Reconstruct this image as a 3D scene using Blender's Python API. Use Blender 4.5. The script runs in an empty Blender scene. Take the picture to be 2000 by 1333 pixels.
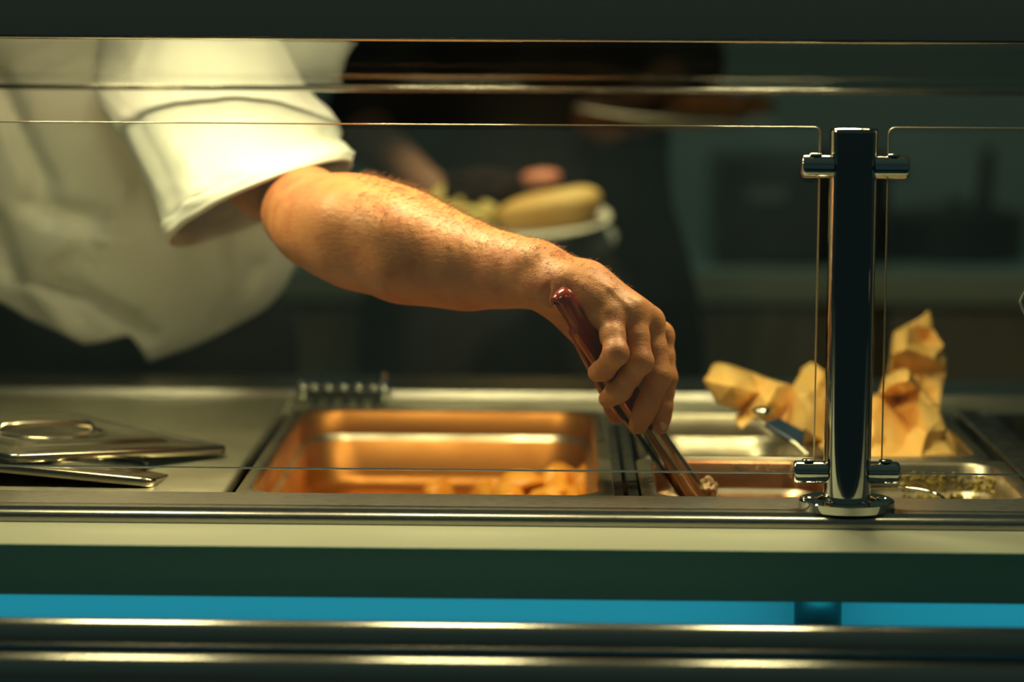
import bpy, bmesh, math, random
import numpy as np
from mathutils import Vector, Matrix, Euler, noise
from mathutils.geometry import delaunay_2d_cdt
random.seed(7); np.random.seed(7)
SC = bpy.context.scene
COL = SC.collection
PI = math.pi
# ------------------------------------------------------------------ camera
FPX = 5300.0
EYE = Vector((0, 0, 1.33))
PITCH = math.atan((666.5 - 50) / FPX)
ROT = Matrix.Rotation(math.radians(1.0), 3, 'Z') @ Matrix.Rotation(PI/2 - PITCH, 3, 'X') @ Matrix.Rotation(math.radians(0.35), 3, 'Z')
cd = bpy.data.cameras.new('camera'); cam = bpy.data.objects.new('camera', cd); COL.objects.link(cam)
cam.matrix_world = Matrix.Translation(EYE) @ ROT.to_4x4()
cd.sensor_width = 36; cd.lens = FPX * 36 / 2000; cd.clip_start = .05; cd.clip_end = 60
cd.dof.use_dof = True; cd.dof.focus_distance = 2.46; cd.dof.aperture_fstop = 2.4
SC.camera = cam
# ------------------------------------------------------------------ view, world
vs = SC.view_settings
vs.view_transform = 'Standard'; vs.look = 'None'; vs.gamma = 1; vs.use_curve_mapping = False; vs.exposure = 0.0
W = bpy.data.worlds.new('room_ambience'); SC.world = W; W.use_nodes = True
nt = W.node_tree; nt.nodes.clear()
wo = nt.nodes.new('ShaderNodeOutputWorld'); wb = nt.nodes.new('ShaderNodeBackground')
tc = nt.nodes.new('ShaderNodeTexCoord'); sx = nt.nodes.new('ShaderNodeSeparateXYZ'); cr = nt.nodes.new('ShaderNodeValToRGB')
mr = nt.nodes.new('ShaderNodeMapRange'); mr.inputs[1].default_value = -1; mr.inputs[2].default_value = 1
nt.links.new(tc.outputs['Generated'], sx.inputs[0]); nt.links.new(sx.outputs['Z'], mr.inputs[0]); nt.links.new(mr.outputs[0], cr.inputs[0])
cr.color_ramp.elements[0].position = 0.0; cr.color_ramp.elements[0].color = (.003, .006, .006, 1)
cr.color_ramp.elements[1].position = 1.0; cr.color_ramp.elements[1].color = (.03, .052, .042, 1)
for p_, c_ in ((.378, (.005, .010, .010)), (.384, (.02, .34, .46)), (.389, (.02, .34, .46)), (.396, (.005, .010, .010)), (.485, (.006, .011, .0105)), (.515, (.036, .046, .035)), (.57, (.034, .046, .035)), (.62, (.012, .020, .017))):
    e = cr.color_ramp.elements.new(p_); e.color = (*c_, 1)
nt.links.new(cr.outputs[0], wb.inputs[0]); wb.inputs[1].default_value = 1.0
nt.links.new(wb.outputs[0], wo.inputs[0])
LAMP_COL = (1.0, .87, .45); LAMP_W = 2.6      # light of each gantry lamp
KITCHEN_W = 2.2; PASS_W = 44.0; KITCHEN_COL = (.75, 1.0, .72)      # fill added for the back kitchen, warm lamp added over the far plates
LED_COL = (.015, .50, .66); LED_W = .42         # blue strip under the tray shelf

# ------------------------------------------------------------------ pixel <-> place
def ray(px, py):
    v = Vector(((px - 1000) / FPX, -(py - 666.5) / FPX, -1))
    return ROT @ v
def P(px, py, d):
    r = ray(px, py); return EYE + r * (d / r.y)
def onz(px, py, z):
    r = ray(px, py); return EYE + r * ((z - EYE.z) / r.z)
def onz_x(px, y, z):           # world x of column px at distance y and height z
    py = 50 + FPX * (EYE.z - z) / y
    for _ in range(6):
        q = onz(px, py, z); py += (q.y - y) * (-(py - 50) / y) * -1
    return P(px, py, y).x
def R(rpx, d): return rpx * d / FPX

# ------------------------------------------------------------------ materials
def mat(name, col, rough=.5, metal=0, **kw):
    m = bpy.data.materials.new(name); m.use_nodes = True
    b = m.node_tree.nodes['Principled BSDF']
    b.inputs['Base Color'].default_value = (*col, 1); b.inputs['Roughness'].default_value = rough; b.inputs['Metallic'].default_value = metal
    for k, v in kw.items(): b.inputs[k.replace('_', ' ')].default_value = v
    return m
def nodes(m): return m.node_tree.nodes, m.node_tree.links, m.node_tree.nodes['Principled BSDF']
def add_noise(m, scale, stretch=(1, 1, 1), bump=0, dist=.001, colvar=0, c2=None, detail=4, roughvar=None, lo=.35, hi=.65):
    n, l, b = nodes(m)
    t = n.new('ShaderNodeTexCoord'); mp = n.new('ShaderNodeMapping'); mp.inputs['Scale'].default_value = stretch
    nz = n.new('ShaderNodeTexNoise'); nz.inputs['Scale'].default_value = scale; nz.inputs['Detail'].default_value = detail
    l.new(t.outputs['Object'], mp.inputs[0]); l.new(mp.outputs[0], nz.inputs['Vector'])
    if bump:
        bp = n.new('ShaderNodeBump'); bp.inputs['Strength'].default_value = bump; bp.inputs['Distance'].default_value = dist
        l.new(nz.outputs[0], bp.inputs['Height'])
        if b.inputs['Normal'].links: l.new(b.inputs['Normal'].links[0].from_socket, bp.inputs['Normal'])
        l.new(bp.outputs[0], b.inputs['Normal'])
    if c2 is not None:
        mx = n.new('ShaderNodeMix'); mx.data_type = 'RGBA'
        rp = n.new('ShaderNodeMapRange'); rp.inputs[1].default_value = lo; rp.inputs[2].default_value = hi; rp.inputs[4].default_value = 1
        l.new(nz.outputs[0], rp.inputs[0]); l.new(rp.outputs[0], mx.inputs['Factor'])
        if b.inputs['Base Color'].links: l.new(b.inputs['Base Color'].links[0].from_socket, mx.inputs['A'])
        else: mx.inputs['A'].default_value = b.inputs['Base Color'].default_value
        mx.inputs['B'].default_value = (*c2, 1); l.new(mx.outputs['Result'], b.inputs['Base Color'])
    if roughvar:
        rp = n.new('ShaderNodeMapRange'); rp.inputs[1].default_value = .3; rp.inputs[2].default_value = .7
        rp.inputs[3].default_value, rp.inputs[4].default_value = roughvar
        l.new(nz.outputs[0], rp.inputs[0]); l.new(rp.outputs[0], b.inputs['Roughness'])
    return m
M = {}
M['steel'] = add_noise(mat('brushed_steel', (.50, .48, .43), .3, 1), 60, (1.2, 60, 60), bump=.10, dist=.0006, roughvar=(.24, .4))
M['steel_dull'] = add_noise(add_noise(mat('worn_steel', (.80, .78, .62), .36, 1), 9, bump=0, c2=(.64, .62, .46), roughvar=(.30, .48)), 300, bump=.06, dist=.0005)
M['gantry'] = add_noise(mat('gantry_steel', (.56, .55, .50), .18, 1), 40, (1, 70, 70), bump=.03, dist=.0004, roughvar=(.12, .22))
M['chrome'] = mat('chrome', (.58, .60, .59), .05, 1)
M['rail'] = mat('polished_rail', (.42, .41, .38), .2, 1)
M['pan'] = add_noise(mat('pan_steel', (.42, .38, .29), .36, 1), 14, c2=(.33, .28, .19), roughvar=(.28, .44))
M['wedge_reflect_pan'] = add_noise(mat('wedge_reflect_steel', (.50, .215, .055), .42, .9), 10, c2=(.42, .165, .037), roughvar=(.36, .5))  # orange reflection of the wedges put into the inner wall colour
M['lid'] = add_noise(mat('lid_steel', (.50, .46, .36), .2, 1), 14, c2=(.40, .35, .25), roughvar=(.14, .26))
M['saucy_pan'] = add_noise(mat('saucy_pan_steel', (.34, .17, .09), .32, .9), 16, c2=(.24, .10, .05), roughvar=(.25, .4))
M['dark_pan'] = add_noise(mat('burnt_pan', (.10, .085, .06), .35, .8), 30, c2=(.03, .025, .02), roughvar=(.25, .5))
M['shelf'] = add_noise(mat('cream_laminate', (.72, .73, .58), .28), 3, c2=(.69, .70, .55))
M['shelf_front_shade'] = mat('shaded_cream_front', (.18, .54, .49), .4)  # teal shade put into the colour of the cream shelf's front
M['panel'] = mat('front_panel', (.55, .62, .66), .5)
M['mottled'] = add_noise(mat('mottled_steel', (.10, .10, .085), .4, .8), 60, c2=(.04, .04, .035), roughvar=(.3, .55))  # dark steel with patchy tone, for the divider bars
M['dark'] = mat('dark_recess', (.015, .016, .015), .6)
M['black_metal'] = mat('dark_tube', (.05, .055, .055), .35, .7)
M['skin'] = mat('skin', (.48, .20, .075), .45, 0, Specular_IOR_Level=.4, Subsurface_Weight=.12, Subsurface_Scale=.006)
M['skin'].node_tree.nodes['Principled BSDF'].inputs['Subsurface Radius'].default_value = (1, .35, .2)
add_noise(M['skin'], 38, c2=(.42, .13, .052), detail=3, lo=.48, hi=.72)
add_noise(M['skin'], 700, bump=.5, dist=.0008, detail=4)
add_noise(M['skin'], 110, (1, 1, 2.4), bump=.30, dist=.0018, detail=5)
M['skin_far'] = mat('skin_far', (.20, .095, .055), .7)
M['nail'] = mat('nail', (.60, .36, .25), .25)
M['hair'] = mat('hair', (.22, .10, .035), .4)
M['head_hair'] = mat('head_hair', (.06, .035, .02), .6)
M['shirt'] = add_noise(mat('white_cotton', (.74, .745, .70), .85, 0, Sheen_Weight=.15), 900, bump=.12, dist=.0004)
add_noise(M['shirt'], 14, bump=.28, dist=.012, detail=2)
M['black_cloth'] = add_noise(mat('black_cloth', (.012, .011, .010), .8), 20, bump=.3, dist=.01)
M['red'] = mat('red_plastic', (.20, .012, .010), .2, 0, Coat_Weight=.6, Coat_Roughness=.06)
M['tong_steel'] = add_noise(mat('tong_steel', (.40, .36, .28), .2, 1), 40, (1, 1, 1), roughvar=(.16, .26))
M['paper'] = add_noise(mat('greaseproof_paper', (.86, .55, .18), .5), 30, c2=(.80, .46, .12), bump=.15, dist=.002)
M['potato'] = add_noise(mat('fried_potato', (.92, .48, .07), .4), 60, c2=(.80, .28, .03), bump=.2, dist=.001)
M['meat'] = add_noise(mat('pale_meat', (.50, .36, .20), .35), 160, c2=(.34, .17, .07), bump=.6, dist=.003)
M['sauce'] = add_noise(mat('red_sauce', (.22, .07, .03), .25), 40, c2=(.14, .05, .03), bump=.4, dist=.004)
M['yellow_food'] = add_noise(mat('yellow_grain', (.45, .36, .08), .5), 200, c2=(.25, .19, .05), bump=.5, dist=.002)
M['patty'] = add_noise(mat('grilled_patty', (.020, .007, .004), .9, 0, Specular_IOR_Level=.2), 70, c2=(.01, .005, .004), bump=.9, dist=.006)
M['bread'] = add_noise(mat('bread', (.80, .58, .20), .6), 9, c2=(.62, .33, .07), bump=.1, dist=.002)
M['mash'] = add_noise(mat('pale_potato', (.72, .60, .20), .6), 50, c2=(.62, .46, .12), bump=.3, dist=.003)
M['china'] = mat('china', (.80, .77, .62), .2)
M['blue'] = mat('blue_plastic', (.012, .03, .06), .35)
M['wall'] = add_noise(mat('wall_paint', (.30, .36, .33), .7), 2, c2=(.27, .34, .31))
M['floor'] = add_noise(mat('floor_vinyl', (.05, .05, .045), .6), 4, c2=(.04, .04, .036))
M['worktop'] = mat('worktop', (.30, .40, .36), .45)
M['worktop_edge'] = mat('worktop_edge', (.55, .53, .34), .5)
M['cabinet'] = add_noise(mat('cabinet_wood', (.55, .44, .27), .5), 6, (6, 1, .6), c2=(.40, .32, .20))
M['white'] = mat('white_print', (.8, .8, .76), .5)
M['green_food'] = add_noise(mat('salad', (.20, .16, .04), .6), 60, c2=(.4, .12, .04), bump=.6, dist=.004)
M['cloth_grey'] = mat('grey_cloth', (.22, .24, .22), .9)
M['glass_low'] = mat('glass_low_edge', (.16, .24, .30), .15, 0, Transmission_Weight=.3)  # same glass in a darker bluish copy, for the downward edge
def emis(name, col, s):
    m = bpy.data.materials.new(name); m.use_nodes = True; n = m.node_tree.nodes; n.clear()
    o = n.new('ShaderNodeOutputMaterial'); e_ = n.new('ShaderNodeEmission'); e_.inputs[0].default_value = (*col, 1); e_.inputs[1].default_value = s
    m.node_tree.links.new(e_.outputs[0], o.inputs[0]); return m
M['element'] = emis('lamp_element', (1, .72, .3), 12)
def glass_mat(name='clear_glass', smudge_veil=0):
    m = bpy.data.materials.new(name); m.use_nodes = True; n = m.node_tree.nodes; l = m.node_tree.links; n.clear()
    o = n.new('ShaderNodeOutputMaterial'); mx = n.new('ShaderNodeMixShader'); fr = n.new('ShaderNodeFresnel'); fr.inputs[0].default_value = 1.5
    ge = n.new('ShaderNodeNewGeometry'); ir = n.new('ShaderNodeMapRange'); ir.inputs[3].default_value = 1.5; ir.inputs[4].default_value = 1/1.5
    l.new(ge.outputs['Backfacing'], ir.inputs[0]); l.new(ir.outputs[0], fr.inputs[0])
    tr = n.new('ShaderNodeBsdfTransparent'); tr.inputs[0].default_value = (.97, .985, .975, 1)
    gl = n.new('ShaderNodeBsdfGlossy'); gl.inputs['Roughness'].default_value = .02
    l.new(fr.outputs[0], mx.inputs[0]); l.new(tr.outputs[0], mx.inputs[1]); l.new(gl.outputs[0], mx.inputs[2])
    if smudge_veil:      # smudges, plus a bluish veil put in to lift the darks behind
        dt = n.new('ShaderNodeBsdfTranslucent'); dt.inputs[0].default_value = (.42, .72, 1.0, 1)
        m2 = n.new('ShaderNodeMixShader'); nz = n.new('ShaderNodeTexNoise'); nz.inputs['Scale'].default_value = 14; nz.inputs['Detail'].default_value = 5
        tcn = n.new('ShaderNodeTexCoord'); l.new(tcn.outputs['Object'], nz.inputs['Vector'])
        rg = n.new('ShaderNodeMapRange'); rg.inputs[1].default_value = .3; rg.inputs[2].default_value = .7; rg.inputs[3].default_value = smudge_veil*.8; rg.inputs[4].default_value = smudge_veil*1.2
        l.new(nz.outputs[0], rg.inputs[0]); l.new(rg.outputs[0], m2.inputs[0]); l.new(mx.outputs[0], m2.inputs[1]); l.new(dt.outputs[0], m2.inputs[2]); l.new(m2.outputs[0], o.inputs[0])
    else: l.new(mx.outputs[0], o.inputs[0])
    return m
M['glass'] = glass_mat(); M['smudge_veil_glass'] = glass_mat('smudge_veil_glass', .0048)
M['lit_glass_edge'] = mat('lit_glass_edge', (.85, .66, .40), .2, 0, Transmission_Weight=.35, IOR=1.5)  # amber of the lamp light caught in the edges, put into the colour

# ------------------------------------------------------------------ mesh helpers
def link(name, me, m=None, parent=None, smooth=True):
    o = bpy.data.objects.new(name, me); COL.objects.link(o)
    if m is not None:
        for k in (m if isinstance(m, (list, tuple)) else [m]): me.materials.append(k)
    if smooth:
        for p in me.polygons: p.use_smooth = True
    if parent is not None:
        o.parent = parent; o.matrix_parent_inverse = parent.matrix_basis.inverted()
    return o
def pyobj(name, v, f, m=None, parent=None, smooth=True, recalc=True):
    me = bpy.data.meshes.new(name); me.from_pydata([tuple(a) for a in v], [], [tuple(a) for a in f]); me.update()
    if recalc:
        bm = bmesh.new(); bm.from_mesh(me); bmesh.ops.recalc_face_normals(bm, faces=bm.faces); bm.to_mesh(me); bm.free()
    return link(name, me, m, parent, smooth)
def bmobj(name, bm, m=None, parent=None, smooth=True):
    bmesh.ops.recalc_face_normals(bm, faces=bm.faces)
    me = bpy.data.meshes.new(name); bm.to_mesh(me); bm.free(); return link(name, me, m, parent, smooth)
def sharp(o, deg=35):
    me = o.data
    bm = bmesh.new(); bm.from_mesh(me)
    for ed in bm.edges:
        if len(ed.link_faces) == 2 and ed.calc_face_angle(0) > math.radians(deg): ed.smooth = False
    bm.to_mesh(me); bm.free(); return o
def tag(o, label=None, cat=None, group=None, kind=None):
    if label: o['label'] = label
    if cat: o['category'] = cat
    if group: o['group'] = group
    if kind: o['kind'] = kind
    return o
def thing(name, loc, label, cat, group=None):
    o = bpy.data.objects.new(name, None); o.empty_display_size = .05; COL.objects.link(o); o.location = loc
    return tag(o, label, cat, group)
def boxbm(bm, a, b, bev=0, seg=2):
    a, b = Vector(a), Vector(b)
    r = bmesh.ops.create_cube(bm, size=1, matrix=Matrix.Translation((a + b) / 2) @ Matrix.Diagonal((*(b - a), 1)))
    if bev:
        es = list({e for v in r['verts'] for e in v.link_edges})
        bmesh.ops.bevel(bm, geom=es, offset=bev, segments=seg, affect='EDGES', profile=.5)
def box(name, a, b, m, parent=None, bev=.001, seg=2):
    bm = bmesh.new(); boxbm(bm, a, b, bev, seg); return bmobj(name, bm, m, parent, False)
def loft(rings, cap0=False, cap1=False, closed=True):
    n = len(rings[0]); v = [tuple(p) for r in rings for p in r]; f = []
    for i in range(len(rings) - 1):
        for j in range(n if closed else n - 1):
            k = (j + 1) % n; f.append((i*n + j, i*n + k, (i+1)*n + k, (i+1)*n + j))
    if cap0: f.append(tuple(range(n))[::-1])
    if cap1: f.append(tuple(range((len(rings)-1)*n, len(rings)*n)))
    return v, f
def tube(name, pts, r, m, parent=None, n=20, caps=True):
    pts = [Vector(p) for p in pts]; rs = r if isinstance(r, (list, tuple)) else [r]*len(pts)
    rings = []; prev = None
    for i, p in enumerate(pts):
        t = (pts[min(i+1, len(pts)-1)] - pts[max(i-1, 0)]).normalized()
        u = prev if prev is not None else t.orthogonal()
        u = (u - t*u.dot(t)).normalized(); prev = u; w = t.cross(u)
        rings.append([p + (u*math.cos(a) + w*math.sin(a))*rs[i] for a in [2*PI*k/n for k in range(n)]])
    v, f = loft(rings, caps, caps); return sharp(pyobj(name, v, f, m, parent), 50)
def lathe_rings(c, prof, n=48, sx=1, sy=1, rot=None):
    c = Vector(c); out = []
    for r, z in prof:
        ring = []
        for k in range(n):
            a = 2*PI*k/n; q = Vector((math.cos(a)*r*sx, math.sin(a)*r*sy, z))
            if rot is not None: q = rot @ q
            ring.append(c + q)
        out.append(ring)
    return out
def rrect(cx, cy, hx, hy, r, z, n=8):
    pts = []
    for (sx_, sy_, a0) in ((1, 1, 0), (-1, 1, PI/2), (-1, -1, PI), (1, -1, 3*PI/2)):
        for k in range(n + 1):
            a = a0 + PI/2*k/n
            pts.append(Vector((cx + sx_*(hx - r) + r*math.cos(a), cy + sy_*(hy - r) + r*math.sin(a), z)))
    return pts
def blob(name, c, rad, m, parent=None, amp=.12, freq=3, sub=4, rot=None, seed=0):
    bm = bmesh.new(); bmesh.ops.create_icosphere(bm, subdivisions=sub, radius=1)
    rot = rot or Matrix.Identity(3); c = Vector(c)
    for v in bm.verts:
        k = 1 + amp*noise.fractal(v.co*freq + Vector((seed*7.1, seed*3.3, 0)), 1, 2, 4)
        v.co = c + rot @ Vector((v.co.x*rad[0]*k, v.co.y*rad[1]*k, v.co.z*rad[2]*k))
    return bmobj(name, bm, m, parent)

# ------------------------------------------------------------------ smooth-union surfaces
class Field:
    def __init__(s, lo, hi, h):
        s.lo = np.array(lo, np.float32); s.h = h
        s.n = np.ceil((np.array(hi) - np.array(lo)) / h).astype(int) + 1
        s.ax = [s.lo[i] + np.arange(s.n[i], dtype=np.float32)*h for i in range(3)]
    def new(s): return np.full(tuple(s.n), .05, np.float32)
    def win(s, a, b, pad):
        i0 = np.clip(np.floor((np.minimum(a, b) - pad - s.lo)/s.h).astype(int), 0, s.n)
        i1 = np.clip(np.ceil((np.maximum(a, b) + pad - s.lo)/s.h).astype(int) + 1, 0, s.n)
        return i0, i1
    def cone(s, F, a, b, ra, rb, k, sub=False):
        a = np.array(a, np.float32); b = np.array(b, np.float32)
        i0, i1 = s.win(a, b, max(ra, rb) + k + .006)
        if (i1 <= i0).any(): return
        sl = tuple(slice(i0[i], i1[i]) for i in range(3))
        X, Y, Z = np.meshgrid(*[s.ax[i][sl[i]] for i in range(3)], indexing='ij', sparse=True)
        ba = b - a; L2 = float((ba*ba).sum()) + 1e-12
        t = np.clip(((X - a[0])*ba[0] + (Y - a[1])*ba[1] + (Z - a[2])*ba[2])/L2, 0, 1)
        d = np.sqrt((X - a[0] - t*ba[0])**2 + (Y - a[1] - t*ba[1])**2 + (Z - a[2] - t*ba[2])**2) - (ra + (rb - ra)*t)
        if sub: F[sl] = -smin(-F[sl], d, k)
        else: F[sl] = smin(F[sl], d, k)
    def ell(s, F, c, rad, k, rot=None):
        c = np.array(c, np.float32); m_ = max(rad)
        i0, i1 = s.win(c, c, m_ + k + .006)
        if (i1 <= i0).any(): return
        sl = tuple(slice(i0[i], i1[i]) for i in range(3))
        X, Y, Z = np.meshgrid(*[s.ax[i][sl[i]] - c[i] for i in range(3)], indexing='ij')
        if rot is not None:
            q = np.array(rot.transposed()); X, Y, Z = [q[i][0]*X + q[i][1]*Y + q[i][2]*Z for i in range(3)]
        k0 = np.sqrt((X/rad[0])**2 + (Y/rad[1])**2 + (Z/rad[2])**2); k1 = np.sqrt((X/rad[0]**2)**2 + (Y/rad[1]**2)**2 + (Z/rad[2]**2)**2) + 1e-9
        F[sl] = smin(F[sl], k0*(k0 - 1)/k1, k)
    def mesh(s, F):
        S = F < 0
        nx, ny, nz = F.shape
        act = np.zeros((nx-1, ny-1, nz-1), bool); cnt = np.zeros((nx-1, ny-1, nz-1), np.int8)
        for i in (0, 1):
            for j in (0, 1):
                for k in (0, 1): cnt += S[i:nx-1+i, j:ny-1+j, k:nz-1+k]
        act = (cnt > 0) & (cnt < 8)
        I = np.argwhere(act); idx = np.full(act.shape, -1, np.int64); idx[act] = np.arange(len(I))
        pos = np.zeros((len(I), 3)); num = np.zeros(len(I))
        C = [(i, j, k) for i in (0, 1) for j in (0, 1) for k in (0, 1)]
        val = {c: F[I[:, 0]+c[0], I[:, 1]+c[1], I[:, 2]+c[2]] for c in C}
        for a in C:
            for ax in range(3):
                if a[ax] == 0:
                    b = list(a); b[ax] = 1; b = tuple(b)
                    fa, fb = val[a], val[b]; msk = (fa < 0) != (fb < 0)
                    t = np.where(msk, fa/np.where(msk, fa - fb, 1), 0)
                    p = np.array(a, float)[None, :].repeat(len(I), 0); p[:, ax] += t
                    pos[msk] += p[msk]; num[msk] += 1
        V = s.lo + (I + pos/num[:, None])*s.h
        faces = []
        for ax in range(3):
            o1, o2 = (ax+1) % 3, (ax+2) % 3
            sa = [slice(None)]*3; sb = [slice(None)]*3; sa[ax] = slice(0, -1); sb[ax] = slice(1, None)
            A, B = S[tuple(sa)], S[tuple(sb)]
            E = np.argwhere(A != B)
            E = E[(E[:, o1] > 0) & (E[:, o2] > 0) & (E[:, o1] < F.shape[o1]-1) & (E[:, o2] < F.shape[o2]-1)]
            flip = A[E[:, 0], E[:, 1], E[:, 2]]
            q = []
            for (d1, d2) in ((-1, -1), (0, -1), (0, 0), (-1, 0)):
                c = E.copy(); c[:, o1] += d1; c[:, o2] += d2; q.append(idx[c[:, 0], c[:, 1], c[:, 2]])
            q = np.stack(q, 1); q[~flip] = q[~flip][:, ::-1]; faces.append(q)
        return V, np.concatenate(faces)
def smin(a, b, k):
    if k <= 0: return np.minimum(a, b)
    h = np.maximum(k - np.abs(a - b), 0)/k
    return np.minimum(a, b) - h*h*k*.25
def relax(V, Fc, it, lam=.5):
    Fc = np.asarray(Fc); e = np.concatenate([Fc[:, [0, 1]], Fc[:, [1, 2]], Fc[:, [2, 3]], Fc[:, [3, 0]]])
    e = np.concatenate([e, e[:, ::-1]]); deg = np.bincount(e[:, 0], minlength=len(V)).astype(float)[:, None] + 1e-9
    for _ in range(it):
        for l_ in (lam, -lam*1.02):
            s = np.zeros_like(V)
            for c in range(3): s[:, c] = np.bincount(e[:, 0], weights=V[e[:, 1], c], minlength=len(V))
            V = V + l_*(s/deg - V)
    return V

exec_parts = []
# ================================================================== SETTING
tag(box('floor', (-4, 1.0, -.05), (4, 6.2, 0), M['floor'], bev=0), kind='structure')
tag(box('wall_back', (-4, 5.6, 0), (4, 5.7, 3.0), M['wall'], bev=0), kind='structure')

# ================================================================== SERVING COUNTER
XL, XR = -1.6, 1.6
ZT = .905            # top of front ledge
Y0, Y1 = 2.345, 2.440
ZR = .90             # level of the pan rims
counter = thing('serving_counter', (0, 2.8, 0), 'long stainless steel serving counter with sunken food wells and cream tray shelf', 'counter')
# ledge: profile swept along x
def sweep(name, prof, m, parent, x0=XL, x1=XR, smooth_deg=13):
    v, f = loft([[Vector((x0, a, b)) for a, b in prof], [Vector((x1, a, b)) for a, b in prof]], True, True)
    return sharp(pyobj(name, v, f, m, parent), smooth_deg)
nose = [(Y0 + .006 - .006*math.sin(a), ZT - .006 - .006 + .006*math.cos(a) + .004) for a in np.linspace(0, PI/2, 8)]
prof = [(Y1, ZT), (Y0 + .016, ZT), (Y0 + .014, ZT - .003), (Y0 + .011, ZT - .003)] + nose + [(Y0, ZT - .012), (Y0 + .004, ZT - .013), (Y0 + .004, ZT - .05), (Y1, ZT - .05)]
sweep('front_ledge', prof, M['steel'], counter)
sweep('rear_ledge', [(3.115, .90), (3.118, .908), (3.245, .910), (3.25, .905), (3.25, .80), (3.115, .80)], M['steel'], counter)
sh = [(2.243, .8935), (2.243, .850), (2.349, .850), (2.349, .8935)]
sweep('tray_shelf', sh, M['shelf'], counter)
sweep('shaded_front_strip', [(2.243, .8933), (2.2423, .8931), (2.2423, .8502), (2.243, .8500)], M['shelf_front_shade'], counter)  # thin strip that carries the shaded tone of the shelf front
box('front_panel', (XL, 2.352, .12), (XR, 2.37, .85), M['panel'], counter)
box('well_body', (XL, 2.37, .10), (XR, 3.24, .78), M['dark'], counter)
led = box('light_strip', (XL, 2.262, .846), (XR, 2.272, .850), M['white'], counter)
ld = bpy.data.lights.new('shelf_glow', 'AREA'); ld.shape = 'RECTANGLE'; ld.size = 3.0; ld.size_y = .02; ld.energy = LED_W*3; ld.color = LED_COL
lo = bpy.data.objects.new('shelf_glow', ld); COL.objects.link(lo); lo.location = (0, 2.275, .842); lo.rotation_euler = (math.radians(35), 0, 0)
# support tube below shelf, chrome; dark reflections put into its colour
xs = P(1597, 1215, 2.30).x
tube('support_tube', [(xs, 2.30, 0), (xs, 2.30, .850)], .0205, M['black_metal'], counter, 32)
# surface strips between and around wells (z just under the rims)
def topz(a, b, z=ZR - .004, m='steel_dull', name='top_plate'):
    return box(name, (a[0], a[1], z - .02), (b[0], b[1], z), M[m], counter, .001)
gapL = onz(502, 886, ZR).x
pan_x0 = onz(513, 886, ZR).x; pan_x1 = onz(1190, 886, ZR).x
print('pan width', pan_x1 - pan_x0, 'gap', gapL)
wellR = onz(1930, 880, ZR).x
topz((XL, 3.03), (XR, 3.115), name='rear_strip')
# ---- cover plate on the left
cp = box('cover_plate', (XL, 2.45, ZR - .012), (gapL - .004, 3.10, ZR + .001), M['steel_dull'], None, .004, 3)
tag(cp, 'flat worn steel cover plate under the two pan lids', 'cover plate')

# ---- pans
def pan(name, x0, x1, y0, y1, depth, mt, label, cat='pan', rim=.012, rr=.045, zr=ZR, step=True, group=None):
    cx, cy, hx, hy = (x0+x1)/2, (y0+y1)/2, (x1-x0)/2, (y1-y0)/2
    L = [(0, -.006, .018), (0, -.001, .018), (.001, 0, .018), (rim, 0, rr*.7), (rim + .002, -.002, rr*.75), (rim + .003, -.026, rr*.8)]
    if step: L += [(rim + .0035, -.028, rr*.8), (rim + .008, -.032, rr*.8)]
    L += [(rim + .011, -depth + .014, rr), (rim + .016, -depth + .003, rr), (rim + .026, -depth, rr)]
    rings = [rrect(cx, cy, hx - i, hy - i, min(r_, hx - i - .002, hy - i - .002), zr + z) for i, z, r_ in L]
    v, f = loft(rings, False, True)
    o = sharp(pyobj(name, v, f, mt, None), 60)
    if mt in (M['wedge_reflect_pan'], M['saucy_pan']):
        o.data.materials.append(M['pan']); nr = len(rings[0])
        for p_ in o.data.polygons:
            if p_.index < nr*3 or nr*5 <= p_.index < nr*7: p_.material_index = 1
    so = o.modifiers.new('s', 'SOLIDIFY'); so.thickness = .0009; so.offset = 1
    return tag(o, label, cat, group)
DP = .085
pan('deep_pan', pan_x0, pan_x1, 2.447, 3.022, DP, M['wedge_reflect_pan'], 'large deep steel pan holding a few fried potato wedges', rr=.06)
# divider bars right of the deep pan
for (pa, wd, lab) in ((1204, .009, 'dark mottled divider bar touching the right rim of the deep pan'), (1231, .010, 'dark divider bar between the two narrow gaps beside the tongs pan')):
    x = onz(pa, 920, ZR).x
    b_ = box('divider_bar', (x - wd/2, 2.447, ZR - .02), (x + wd/2, 3.02, ZR - .001), M['mottled'], None, .0015)
    tag(b_, lab, 'divider bar')
s0 = onz(1244, 900, ZR).x; s1 = onz(1622, 900, ZR).x; s2 = onz(1962, 905, ZR).x
ym = 2.69
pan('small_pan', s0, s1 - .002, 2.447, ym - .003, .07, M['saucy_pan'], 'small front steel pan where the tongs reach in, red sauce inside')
pan('small_pan', s0 + .004, s1 - .002, ym + .003, 3.022, .065, M['pan'], 'empty shiny steel pan at the back behind the tongs')
pan('small_pan', s1 + .002, s2, 2.447, ym - .003, .055, M['pan'], 'small steel pan behind the post with yellow crumbs on its wall')
pan('small_pan', s1 + .002, s2 - .01, ym + .003, 3.022, .065, M['pan'], 'steel pan at the back holding the crumpled brown paper')
b_ = box('divider_bar', (s2 + .002, 2.447, ZR - .02), (s2 + .026, 3.03, ZR + .004), M['mottled'], None, .002)
tag(b_, 'wide brown stained divider bar at the far right of the wells', 'divider bar')
pan('burnt_pan', s2 + .03, s2 + .36, 2.447, 3.022, .05, M['dark_pan'], 'dark burnt pan cut off by the right edge of the photo', rr=.03)
o = blob('food_lump', ((s2 + .11), 2.78, ZR - .035), (.05, .06, .012), M['dark_pan'], None, .05, 2); tag(o, 'round blackened food lump in the burnt pan at far right', 'food')
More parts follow.
